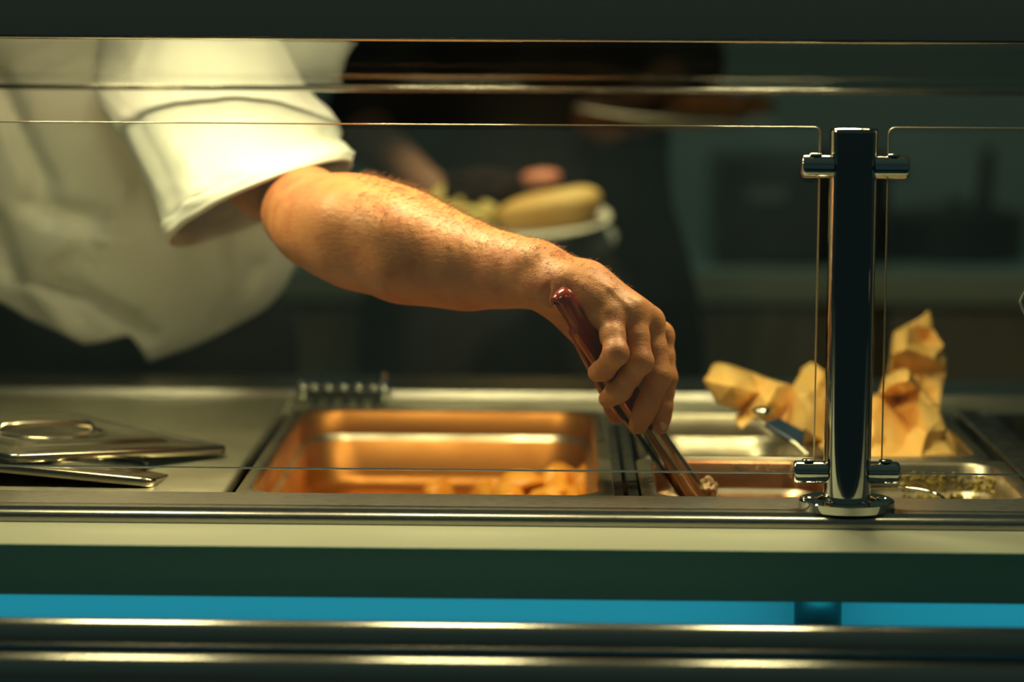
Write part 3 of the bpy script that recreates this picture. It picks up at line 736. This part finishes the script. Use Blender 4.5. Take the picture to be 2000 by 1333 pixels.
# arm hair
def arm_hair():
    bmv = []; bmf = []
    me_ = body.data; armV = np.zeros(len(me_.vertices)*3, np.float32); me_.vertices.foreach_get('co', armV); armV = armV.reshape(-1, 3) + np.array(cook.location, np.float32)*0; N = len(armV)
    nrm = np.zeros(len(me_.vertices)*3, np.float32); me_.vertex_normals.foreach_get('vector', nrm); nrm = nrm.reshape(-1, 3)
    x0, x1 = P(690, 400, 2.6).x, P(1230, 560, 2.5).x
    cand = np.where((armV[:, 0] > x0) & (armV[:, 0] < x1) & (nrm[:N, 2] > .0) & (nrm[:N, 1] < .75) & (armV[:, 2] > P(1000, 620, 2.5).z))[0]
    rng = np.random.RandomState(3); ax = (P(1050, 538, 2.54) - P(600, 410, 2.67)).normalized()
    for i in rng.choice(cand, 2000, replace=False):
        p = Vector(armV[i]); n_ = Vector(nrm[i]); t = (p.x - x0)/(x1 - x0)
        if n_.z < .35 and rng.rand() < .75: continue
        if t > .8 and rng.rand() < .6: continue
        dr = (n_*.45 + ax*.8 + Vector(rng.uniform(-.45, .45, 3))).normalized(); L = rng.uniform(.006, .015)*(1.25 - .75*t); r_ = .00018
        pts = [p - n_*.0004, p + dr*L*.5, p + dr*L + Vector((0, 0, -.0012)) - n_*.001]
        s_ = dr.orthogonal().normalized(); q_ = dr.cross(s_); b0 = len(bmv)
        for k, (pt, rr) in enumerate(zip(pts, (r_, r_*.8, r_*.2))):
            for a in (0, 2.1, 4.2): bmv.append(pt + (s_*math.cos(a) + q_*math.sin(a))*rr)
        for k in range(2):
            for a in range(3): bmf.append((b0 + k*3 + a, b0 + k*3 + (a+1) % 3, b0 + k*3 + 3 + (a+1) % 3, b0 + k*3 + 3 + a))
    return pyobj('arm_hair', bmv, bmf, M['hair'], cook, recalc=False)
ah = arm_hair(); ah['kind'] = 'stuff'
# ---- shirt: sleeve and torso
def lerp_tab(tab, x):
    xs = [a for a, b in tab]; return float(np.interp(x, xs, [b for a, b in tab]))
def spline_rings(keys, n, N, fn):
    """keys: list of parameter tuples; smooth interpolation"""
    K = np.array(keys, float); out = []
    ts = np.linspace(0, len(K) - 1, n)
    for t in ts:
        i = min(int(t), len(K) - 2); u = t - i
        p0 = K[max(i-1, 0)]; p1 = K[i]; p2 = K[i+1]; p3 = K[min(i+2, len(K)-1)]
        c_ = .5*((2*p1) + (p2 - p0)*u + (2*p0 - 5*p1 + 4*p2 - p3)*u*u + (-p0 + 3*p1 - 3*p2 + p3)*u**3)
        out.append([fn(c_, 2*PI*j/N, t) for j in range(N)])
    return out
def sleeve_pt(c_, th, t):
    Lx, Ly, Rx, Ry, d, hd_, lift = c_
    ca, sa = math.cos(th), math.sin(th)
    x = (Lx + Rx)/2 + (Rx - Lx)/2*ca; y = (Ly + Ry)/2 + (Ry - Ly)/2*ca - lift*sa
    k = hd_*sa
    p = P(x, y, d - k)
    # drape folds running from the shoulder to the hem
    q = Vector((ca*1.6, sa*1.6, t*.35))
    n_ = noise.fractal(q*1.3, 1, 2, 3)
    fold = (.006*n_ + .006*math.sin(th*3 + t*.8)*min(1, t/3))*min(1, .2 + t*.5)
    out = Vector((ca, -sa, .2*sa)).normalized()
    return p + out*fold
skeys = [(328, 474, 685, 325, 2.815, .115, 40), (322, 455, 679, 308, 2.818, .115, 38), (313, 432, 672, 290, 2.826, .114, 36), (283, 370, 664, 272, 2.85, .110, 30),
         (245, 285, 669, 250, 2.878, .105, 22), (214, 214, 652, 222, 2.915, .10, 15), (200, 160, 605, 172, 2.955, .10, 10), (195, 90, 560, 100, 2.99, .105, 5), (190, 10, 500, 30, 3.03, .105, 0), (190, -60, 440, -50, 3.07, .10, 0)]
rings = spline_rings(skeys, 64, 96, sleeve_pt)
v, f = loft(rings)
sl = pyobj('sleeve', v, f, M['shirt'], cook)
so = sl.modifiers.new('s', 'SOLIDIFY'); so.thickness = .0018; so.offset = -1
# hem band, a folded strip a little proud of the sleeve
hr = []
for i in range(9):
    t = .02 + 1.55*i/8
    base_ = spline_rings(skeys, 2, 96, sleeve_pt)
    K = np.array(skeys, float); ii = min(int(t), len(K)-2); u = t - ii; c_ = K[ii]*(1-u) + K[ii+1]*u
    k = .0028 if 0 < i < 8 else 0
    ring = []
    for j in range(96):
        th = 2*PI*j/96; o_ = Vector((math.cos(th), -math.sin(th), .1)).normalized(); ring.append(sleeve_pt(c_, th, t*7/7) + o_*k)
    hr.append(ring)
v, f = loft(hr); hb = pyobj('hem_band', v, f, M['shirt'], sl)
hb.modifiers.new('s', 'SOLIDIFY').thickness = .0012
# torso
XLt = [(-80, -190), (100, -230), (250, -245), (400, -250), (520, -235), (600, -215), (720, -190)]
XRt = [(-80, 500), (100, 545), (250, 575), (400, 598), (470, 592), (520, 578), (560, 556), (600, 528), (650, 475), (710, 400)]
DC = [(-80, 3.06), (100, 3.12), (250, 3.17), (400, 3.23), (520, 3.29), (620, 3.33), (720, 3.35)]
HEM = [(-260, 560), (0, 590), (60, 622), (200, 672), (240, 668), (290, 652), (340, 682), (388, 708), (450, 682), (520, 612), (560, 555), (600, 470)]
grooves = [((-10, 150), (85, 360), .020, 16), ((85, 360), (100, 430), .010, 16), ((30, 545), (150, 570), .014, 12), ((150, 570), (295, 652), .018, 12), ((60, 400), (180, 430), .010, 22), ((-20, 430), (15, 520), .018, 20),
           ((260, 360), (190, 470), -.005, 6), ((190, 470), (130, 560), -.005, 6), ((420, 460), (440, 640), .006, 24), ((130, 470), (60, 520), -.010, 26), ((500, 520), (430, 640), .008, 18), ((60, 560), (140, 650), -.012, 20), ((230, 250), (330, 470), .010, 26)]
def torso():
    N, n = 160, 90; rings = []
    for i in range(n + 1):
        s = i/n; ring = []
        for j in range(N):
            th = 2*PI*j/N; ca, sa = math.cos(th), math.sin(th)
            y = 300.
            xe = lambda y_: (lerp_tab(XLt, y_) + lerp_tab(XRt, y_))/2 + (lerp_tab(XRt, y_) - lerp_tab(XLt, y_))/2*ca
            hy = lerp_tab(HEM, xe(600)) if sa > 0 else 560
            if abs(sa) < .25: w_ = sa/.25*.5 + .5; hy = lerp_tab(HEM, xe(600))*w_ + 560*(1 - w_)
            y = -80 + s*(hy + 80); x = xe(y)
            k = .125*sa*(1 - .1*s); d = lerp_tab(DC, y) - k
            g = 0
            if sa > -.1:
                for (a, b, dep, wd) in grooves:
                    dep *= 2.1
                    ax_, ay_ = b[0]-a[0], b[1]-a[1]; tt = max(0, min(1, ((x-a[0])*ax_ + (y-a[1])*ay_)/(ax_*ax_ + ay_*ay_)))
                    dist = math.hypot(x - a[0] - tt*ax_, y - a[1] - tt*ay_); g += dep*math.exp(-(dist/wd)**2)
            g = max(-.02, min(g, .026)) + .010*noise.fractal(Vector((x*.006, y*.004, sa)), 1, 2, 3)
            p = P(x, y, d + g); ring.append(p)
        rings.append(ring)
    v, f = loft(rings); o = pyobj('shirt', v, f, M['shirt'], cook); m_ = o.modifiers.new('s', 'SOLIDIFY'); m_.thickness = .002; m_.offset = -1
torso()
# left sleeve, hanging at the far side
sA, sB = build_trunk.left; sB = sA + (sB - sA)*.72; tA = (sB - sA).normalized(); uA = tA.orthogonal().normalized(); wA = tA.cross(uA)
rings = []
for i in range(20):
    t_ = -.25 + 1.25*i/19; r_ = .088 + .012*max(t_, 0)
    rings.append([sA + (sB - sA)*t_ + (uA*math.cos(a) + wA*math.sin(a))*(r_ + .005*noise.noise(Vector((math.cos(a)*2, math.sin(a)*2, t_*2)))) for a in [2*PI*k/48 for k in range(48)]])
v, f = loft(rings); o = pyobj('sleeve', v, f, M['shirt'], cook); m_ = o.modifiers.new('s', 'SOLIDIFY'); m_.thickness = .002; m_.offset = -1
# trousers
def trousers():
    cx = ccx; F = Field((cx - .33, 3.2, .05), (cx + .33, 3.75, 1.15), .012); G = F.new()
    F.ell(G, hip + Vector((0, 0, .02)), (.185, .135, .15), .05)
    for s in (-1, 1):
        F.cone(G, hip + Vector((s*.09, .02, -.03)), Vector((cx + s*.11, 3.43, .5)), .115, .085, .05); F.cone(G, Vector((cx + s*.11, 3.43, .5)), Vector((cx + s*.12, 3.47, .10)), .085, .07, .03)
    V_, F_ = F.mesh(G); V_ = relax(V_, F_, 4)
    me_ = bpy.data.meshes.new('trousers'); me_.from_pydata(V_.tolist(), [], F_.tolist()); me_.update(); link('trousers', me_, M['black_cloth'], cook)
trousers()

# ================================================================== SECOND PERSON
def waiter():
    bx = P(1040, 300, 4.15).x; by = 4.15
    t = thing('person', (bx, by, 0), 'person in black clothes behind the cook carrying two plates', 'person')
    hA = P(835, 372, 3.86); hB = P(1150, 222, 4.02)
    eA = P(700, 250, 4.05); eB = P(1345, 120, 4.12)
    def fill(F, cloth):
        G = F.new(); e_ = .012 if cloth else 0
        hipc = Vector((bx, by, .95)); ch = Vector((bx, by - .02, 1.27)); hd_ = Vector((bx, by - .04, 1.62))
        F.ell(G, hipc, (.19 + e_*2, .13 + e_, .15), .06); F.ell(G, (hipc + ch)/2, (.185 + e_*2, .125 + e_, .26), .05); F.ell(G, ch, (.20 + e_, .125 + e_, .18), .06)
        for s, el_ in ((-1, eA), (1, eB)):
            so_ = ch + Vector((s*.185, 0, .12)); F.cone(G, ch + Vector((s*.08, 0, .12)), so_, .08 + e_, .06 + e_, .05); F.cone(G, so_, el_, .056 + e_, .045 + e_, .03)
            F.cone(G, hipc + Vector((s*.09, 0, -.05)), Vector((bx + s*.1, by - .01, .5)), .095 + e_*2, .065 + e_*2, .05); F.cone(G, Vector((bx + s*.1, by - .01, .5)), Vector((bx + s*.1, by + .02, .09)), .062 + e_*2, .045 + e_*2, .04)
        if cloth:
            F.ell(G, Vector((bx, by - .06, .80)), (.265, .11, .40), .05)
            return G
        F.cone(G, ch + Vector((0, 0, .15)), hd_, .06, .056, .04); F.ell(G, hd_ + Vector((0, 0, .03)), (.077, .096, .108), .02); F.cone(G, hd_ + Vector((0, -.055, -.055)), hd_ + Vector((0, -.06, -.06)), .036, .034, .03)
        F.cone(G, hd_ + Vector((0, -.09, .015)), hd_ + Vector((0, -.108, -.01)), .009, .013, .012)
        for s in (-1, 1):
            F.ell(G, hd_ + Vector((s*.078, .01, .0)), (.01, .02, .032), .008)
            F.cone(G, Vector((bx + s*.1, by + .02, .05)), Vector((bx + s*.12, by - .15, .03)), .042, .03, .03)
        F.cone(G, eA, hA, .044, .028, .02); F.cone(G, eB, hB, .044, .028, .02)
        # hands: palm under the plate, fingers below, thumb on the rim
        for (h_, tgt, far_) in ((hA, P(935, 475, 3.80), P(1068, 349, 3.93)), (hB, P(1215, 262, 3.98), P(1190, 212, 4.0))):
            u_ = (tgt - h_); F.cone(G, h_, h_ + u_*.55, .027, .032, .015)
            for q in range(4):
                o_ = Vector((-.018 + .012*q, -.025 + .017*q, -.004)); a_ = h_ + u_*.55 + o_; F.cone(G, a_, a_ + u_*.35 + Vector((.012, 0, .002)), .0095, .009, .006); F.cone(G, a_ + u_*.35 + Vector((.012, 0, .002)), a_ + u_*.6 + Vector((.02, .005, .012)), .009, .007, .004)
        F.cone(G, hB + Vector((0, -.01, .0)), P(1178, 212, 3.99), .012, .009, .01)
        # free thumb end over the far rim
        return G
    F = Field((bx - .54, 3.72, 0), (bx + .48, 4.45, 1.80), .008); G = fill(F, False)
    V_, F_ = F.mesh(G); V_ = relax(V_, F_, 2); me_ = bpy.data.meshes.new('body'); me_.from_pydata(V_.tolist(), [], F_.tolist()); me_.update(); link('body', me_, M['skin_far'], t)
    F = Field((bx - .54, 3.80, .06), (bx + .48, 4.45, 1.55), .012); G = fill(F, True)
    V_, F_ = F.mesh(G); V_ = relax(V_, F_, 4); me_ = bpy.data.meshes.new('black_uniform'); me_.from_pydata(V_.tolist(), [], F_.tolist()); me_.update(); link('black_uniform', me_, M['black_cloth'], t)
    hv, hf = loft(lathe_rings(Vector((bx, by - .03, 1.66)), [(.100*math.cos(a), .10*math.sin(a)) for a in np.linspace(-.1, PI/2 - .02, 10)], 28, .84, 1.0), False, True); pyobj('hair', hv, hf, M['head_hair'], t)
    return t
waiter()
# thumb over the plate rim belongs to the plate carrier's hidden hand
def plate(name, c, r, tilt, label):
    rot = Euler(tilt).to_matrix(); prof = [(.001, 0), (r*.55, 0), (r*.64, .004), (r*.72, .010), (r, .014), (r*1.005, .0165), (r*.99, .018), (r*.72, .0150), (r*.64, .0085), (.001, .0075)]
    v, f = loft(lathe_rings(c, prof, 64, 1.12, .9, rot)); o = sharp(pyobj(name, v, f, M['china']), 60); return tag(o, label, 'plate'), rot
pcA = P(1015, 447, 3.82)
plate('plate', pcA, .115, (math.radians(12), math.radians(-2), 0), 'cream plate with bread roll and dark patty held behind the forearm')
o = blob('burger_patty', P(945, 371, 3.82), (.062, .05, .030), M['patty'], None, .22, 1.6, 5, Euler((0, .06, 0)).to_matrix(), 3); tag(o, 'dark charred burger patty on the cream plate', 'burger patty')
# bread roll
rings = []
for i in range(25):
    t = i/24; s = max(.05, math.sin(PI*min(1, .04 + .96*(1 - t)*1.0)*.5 + .0)) if t > .5 else max(.05, math.sin(PI*.5*min(1, .12 + t*1.9)))
    if t > .55: s = math.sqrt(max(.02, 1 - ((t - .55)/.46)**4))
    else: s = math.sqrt(max(.02, 1 - ((.55 - t)/.56)**3))
    q = P(970 + 205*t, 424 - 30*t, 3.77 + .02*t)
    rings.append([q + Vector((0, math.cos(a)*.034*s, math.sin(a)*(.024 + .004*t)*s)) for a in [2*PI*k/28 for k in range(28)]])
v, f = loft(rings, True, True); o = pyobj('bread_roll', v, f, M['bread']); tag(o, 'golden long bread roll on the right of the cream plate', 'bread')
for i, (a, b, c_, L) in enumerate(((905, 418, 3.76, .04), (935, 424, 3.75, .045), (955, 415, 3.77, .04), (920, 432, 3.745, .035), (890, 405, 3.79, .04), (865, 385, 3.82, .035))):
    o = box('potato_chunk', (-L/2, -.012, -.011), (L/2, .012, .011), M['mash'], None, .005); o.location = P(a, b, c_); o.rotation_euler = (.2*i, .15*i, .7*i)
    tag(o, 'pale yellow potato chunk under the burger patty', 'potato chunk', 'potato chunks on the cream plate')
o = blob('sausage', P(1056, 347, 3.90), (.030, .022, .0125), mat('pink_sausage', (.62, .22, .14), .4), None, .06, 1.5, 4, Euler((0, -.1, 0)).to_matrix(), 2); tag(o, 'pink rounded sausage end behind the burger patty', 'sausage')
# grey cloth hanging below the plate
pts = [(1135, 452), (1190, 436), (1212, 470), (1185, 492), (1140, 498), (1110, 480)]
v = [P(a, b, 3.86 + .02*math.sin(i*1.7)) for i, (a, b) in enumerate(pts)]; c0 = P(1160, 468, 3.85)
bmv = v + [c0]; o = pyobj('napkin', bmv, [(i, (i+1) % 6, 6) for i in range(6)], M['cloth_grey']); sb = o.modifiers.new('b', 'SUBSURF'); sb.levels = 2; sb.render_levels = 2; o.modifiers.new('s', 'SOLIDIFY').thickness = .004
tag(o, 'grey folded cloth held beneath the cream plate', 'cloth')
pcB = P(1320, 245, 4.0)
plate('plate', pcB, .135, (math.radians(2), math.radians(4), 0), 'dim blurred plate held higher up at right of the person in black')
o = blob('salad', P(1400, 205, 4.0), (.07, .05, .018), M['green_food'], None, .5, 2.5, 4, None, 6); tag(o, 'dark mixed food on the dim upper plate', 'food')

# ================================================================== PAPER
def paper(name, outline, inner, label, seed, thick=.0005):
    pts = outline + inner; n = len(outline)
    v2 = [Vector((a, b)) for a, b, c_ in pts]
    r_ = delaunay_2d_cdt(v2, [(i, (i+1) % n) for i in range(n)], [list(range(n))], 1, 1e-5)
    dep = {}
    vv = []
    for i, co in enumerate(r_[0]):
        src = r_[3][i]; c_ = pts[src[0]][2] if src else 2.8
        vv.append(P(co.x, co.y, c_))
    o = pyobj(name, vv, r_[2], M['paper'], None, True)
    bm = bmesh.new(); bm.from_mesh(o.data)
    bmesh.ops.subdivide_edges(bm, edges=bm.edges[:], cuts=4, use_grid_fill=True, smooth=.12)
    bmesh.ops.triangulate(bm, faces=bm.faces[:])
    for v in bm.verts:
        q = v.co*20 + Vector((seed, 0, 0)); a = noise.noise(q); b = abs(noise.noise(q*1.5 + Vector((5, 1, 2)))) + .6*abs(noise.noise(q*3.1 + Vector((1, 8, 2))))
        v.co += Vector((.003*noise.noise(q*1.3 + Vector((9, 0, 0))), -.012*b + .006*a, .003*a))
    bm.to_mesh(o.data); bm.free()
    for p in o.data.polygons: p.use_smooth = True
    sharp(o, 24)
    s = o.modifiers.new('s', 'SOLIDIFY'); s.thickness = thick
    return tag(o, label, 'paper')
paper('crumpled_paper', [(1376, 742, 2.86), (1400, 706, 2.93), (1438, 718, 2.90), (1470, 728, 2.92), (1548, 752, 2.88), (1566, 722, 2.93), (1588, 708, 2.94), (1606, 722, 2.92), (1630, 740, 2.95), (1640, 900, 2.78), (1600, 897, 2.76), (1565, 872, 2.80), (1530, 845, 2.84), (1500, 828, 2.84), (1470, 820, 2.84), (1450, 838, 2.83), (1432, 815, 2.86), (1445, 800, 2.87), (1400, 785, 2.86)],
      [(1430, 755, 2.82), (1480, 765, 2.86), (1500, 790, 2.80), (1540, 790, 2.85), (1565, 780, 2.79), (1590, 760, 2.87), (1600, 810, 2.81), (1570, 830, 2.77), (1610, 860, 2.79), (1462, 740, 2.87), (1520, 760, 2.82)], 'crumpled brown greaseproof paper spilling left of the polished post', 1)
paper('crumpled_paper', [(1660, 890, 2.76), (1655, 780, 2.86), (1712, 770, 2.88), (1722, 735, 2.90), (1745, 722, 2.90), (1775, 718, 2.88), (1800, 760, 2.86), (1835, 800, 2.84), (1850, 835, 2.81), (1848, 850, 2.81), (1866, 888, 2.77), (1800, 896, 2.75), (1720, 898, 2.75)],
      [(1740, 750, 2.84), (1770, 740, 2.80), (1790, 790, 2.83), (1812, 850, 2.77), (1745, 800, 2.88), (1730, 840, 2.80), (1770, 870, 2.80), (1700, 820, 2.80), (1755, 780, 2.90), (1775, 830, 2.86), (1710, 870, 2.78)], 'folded front lobe of brown paper right of the polished post', 2)
paper('crumpled_paper', [(1720, 790, 2.93), (1738, 690, 2.95), (1745, 650, 2.96), (1775, 630, 2.97), (1811, 604, 2.98), (1817, 640, 2.97), (1840, 672, 2.96), (1850, 720, 2.95), (1838, 760, 2.94), (1835, 810, 2.92), (1850, 840, 2.90), (1882, 880, 2.86), (1860, 892, 2.84), (1800, 860, 2.88), (1740, 850, 2.90)],
      [(1770, 680, 2.93), (1800, 660, 2.99), (1795, 720, 2.96), (1820, 700, 2.92), (1780, 770, 2.93), (1760, 730, 2.98), (1815, 770, 2.95), (1845, 870, 2.85)], 'tall pointed sheet of brown paper standing up behind the front lobe', 3)
# blue handled spoon
t = thing('serving_spoon', P(1530, 850, 2.83), 'serving spoon with dark blue handle lying in the brown paper', 'spoon')
def slab(name, pts, th, mt, par):
    v = [Vector(p) for p in pts] + [Vector(p) + Vector((0, .0, -th)) for p in pts]; n = len(pts)
    f = [tuple(range(n)), tuple(range(n, 2*n))[::-1]] + [(i, (i+1) % n, (i+1) % n + n, i + n) for i in range(n)]
    o = pyobj(name, v, f, mt, par); b = o.modifiers.new('b', 'BEVEL'); b.width = .0015; b.segments = 2; return sharp(o)
slab('blue_handle', [P(1492, 826, 2.75), P(1520, 815, 2.77), P(1572, 842, 2.76), P(1568, 868, 2.735), P(1556, 866, 2.735)], .005, M['blue'], t)
tube('steel_shank', [P(1476, 816, 2.775), P(1493, 829, 2.758), P(1556, 869, 2.735), P(1580, 892, 2.725)], .0016, M['steel_dull'], t, 12)
blob('bowl', P(1490, 803, 2.79), (.011, .010, .005), M['chrome'], t, .05, 1, 3)

# ================================================================== BACK WORKTOP AND KITCHEN THINGS
wk = thing('back_worktop', (0, 5.3, 0), 'back kitchen worktop with pale front edge along the rear wall', 'worktop')
zw = P(1600, 532, 5.0).z
box('worktop', (-3.8, 5.0, zw - .03), (2.2, 5.59, zw), M['worktop'], wk, .002)
box('front_edge', (-3.8, 4.985, P(1600, 592, 5.0).z), (2.2, 5.0, zw), M['worktop_edge'], wk, .003)
xa = -3.8
for i in range(15):
    cab = box('cabinet_door', (xa + .4*i + .01, 5.03, .12), (xa + .4*i + .39, 5.05, zw - .075), M['cabinet'], wk, .004)
box('carcass', (-3.8, 5.05, .1), (2.2, 5.58, zw - .03), M['dark'], wk)
# dark pot with upright handle
q = onz(1868, 500, zw); t = thing('black_pot', (q.x, 5.3, zw), 'black pot with upright handle on the back worktop at right', 'pot')
prof = [(.001, 0), (.125, 0), (.133, .01), (.136, .085), (.140, .09), (.136, .093), (.10, .102), (.02, .108), (.018, .12), (.001, .122)]
v, f = loft(lathe_rings((P(1868, 430, 5.3).x, 5.3, zw), prof, 48)); sharp(pyobj('pot_body', v, f, M['black_metal'], t), 50)
hx = P(1905, 400, 5.3).x; tube('handle', [(hx, 5.25, zw + .06), (hx + .008, 5.24, zw + .13), (hx + .014, 5.24, P(1917, 290, 5.24).z)], [.018, .016, .013], M['black_metal'], t, 16)
# dark appliance
x0_, x1_ = P(1395, 400, 5.2).x, P(1725, 400, 5.2).x
t = thing('dark_oven', ((x0_+x1_)/2, 5.25, zw), 'dark countertop oven with pale panel on the back worktop left of the post', 'oven')
box('casing', (x0_, 5.10, zw + .01), (x1_, 5.45, P(1500, 300, 5.2).z), M['black_metal'], t, .01)
box('label_plate', (P(1462, 380, 5.1).x, 5.094, P(1500, 392, 5.1).z), (P(1535, 380, 5.1).x, 5.10, P(1500, 370, 5.1).z), M['wall'], t, .001)
for sx_ in (x0_ + .03, x1_ - .03):
    for yy in (5.14, 5.40): box('foot', (sx_ - .012, yy - .012, zw), (sx_ + .012, yy + .012, zw + .011), M['dark'], t)

# ---- unseen lamps added above the back kitchen and the far plates
kx = P(1600, 300, 4.7).x
t = thing('kitchen_fill', (kx, 4.6, 2.55), 'unseen fill light added high above the back worktop', 'ceiling light')
box('housing', (kx - .6, 4.52, 2.55), (kx + .6, 4.68, 2.62), M['white'], t, .004)
la = bpy.data.lights.new('kitchen_fill_glow', 'AREA'); la.shape = 'RECTANGLE'; la.size = 1.1; la.size_y = .12; la.energy = KITCHEN_W; la.color = KITCHEN_COL
lo = bpy.data.objects.new('kitchen_fill_glow', la); COL.objects.link(lo); la.spread = math.radians(120); lo.location = (kx, 4.6, 2.545); lo.rotation_euler = (math.radians(22), 0, 0)
lx = P(1030, 400, 3.8).x
t = thing('added_plate_lamp', (lx, 3.62, 2.0), 'unseen warm lamp added above the far plates', 'added lamp')
v, f = loft(lathe_rings((lx, 3.62, 2.0), [(.11, 0), (.112, .002), (.10, .05), (.05, .10), (.02, .12), (.02, .15), (.004, .15), (.004, .7)], 32), False, True); o = sharp(pyobj('added_lamp_shade', v, f, M['black_metal'], t), 40); o.modifiers.new('s', 'SOLIDIFY').thickness = .0015
la = bpy.data.lights.new('plate_glow', 'SPOT'); la.energy = PASS_W; la.color = LAMP_COL; la.spot_size = math.radians(34); la.spot_blend = .6; la.shadow_soft_size = .04
lo = bpy.data.objects.new('plate_glow', la); COL.objects.link(lo); lo.location = (lx, 3.62, 1.99); lo.rotation_euler = (math.radians(9), 0, 0)
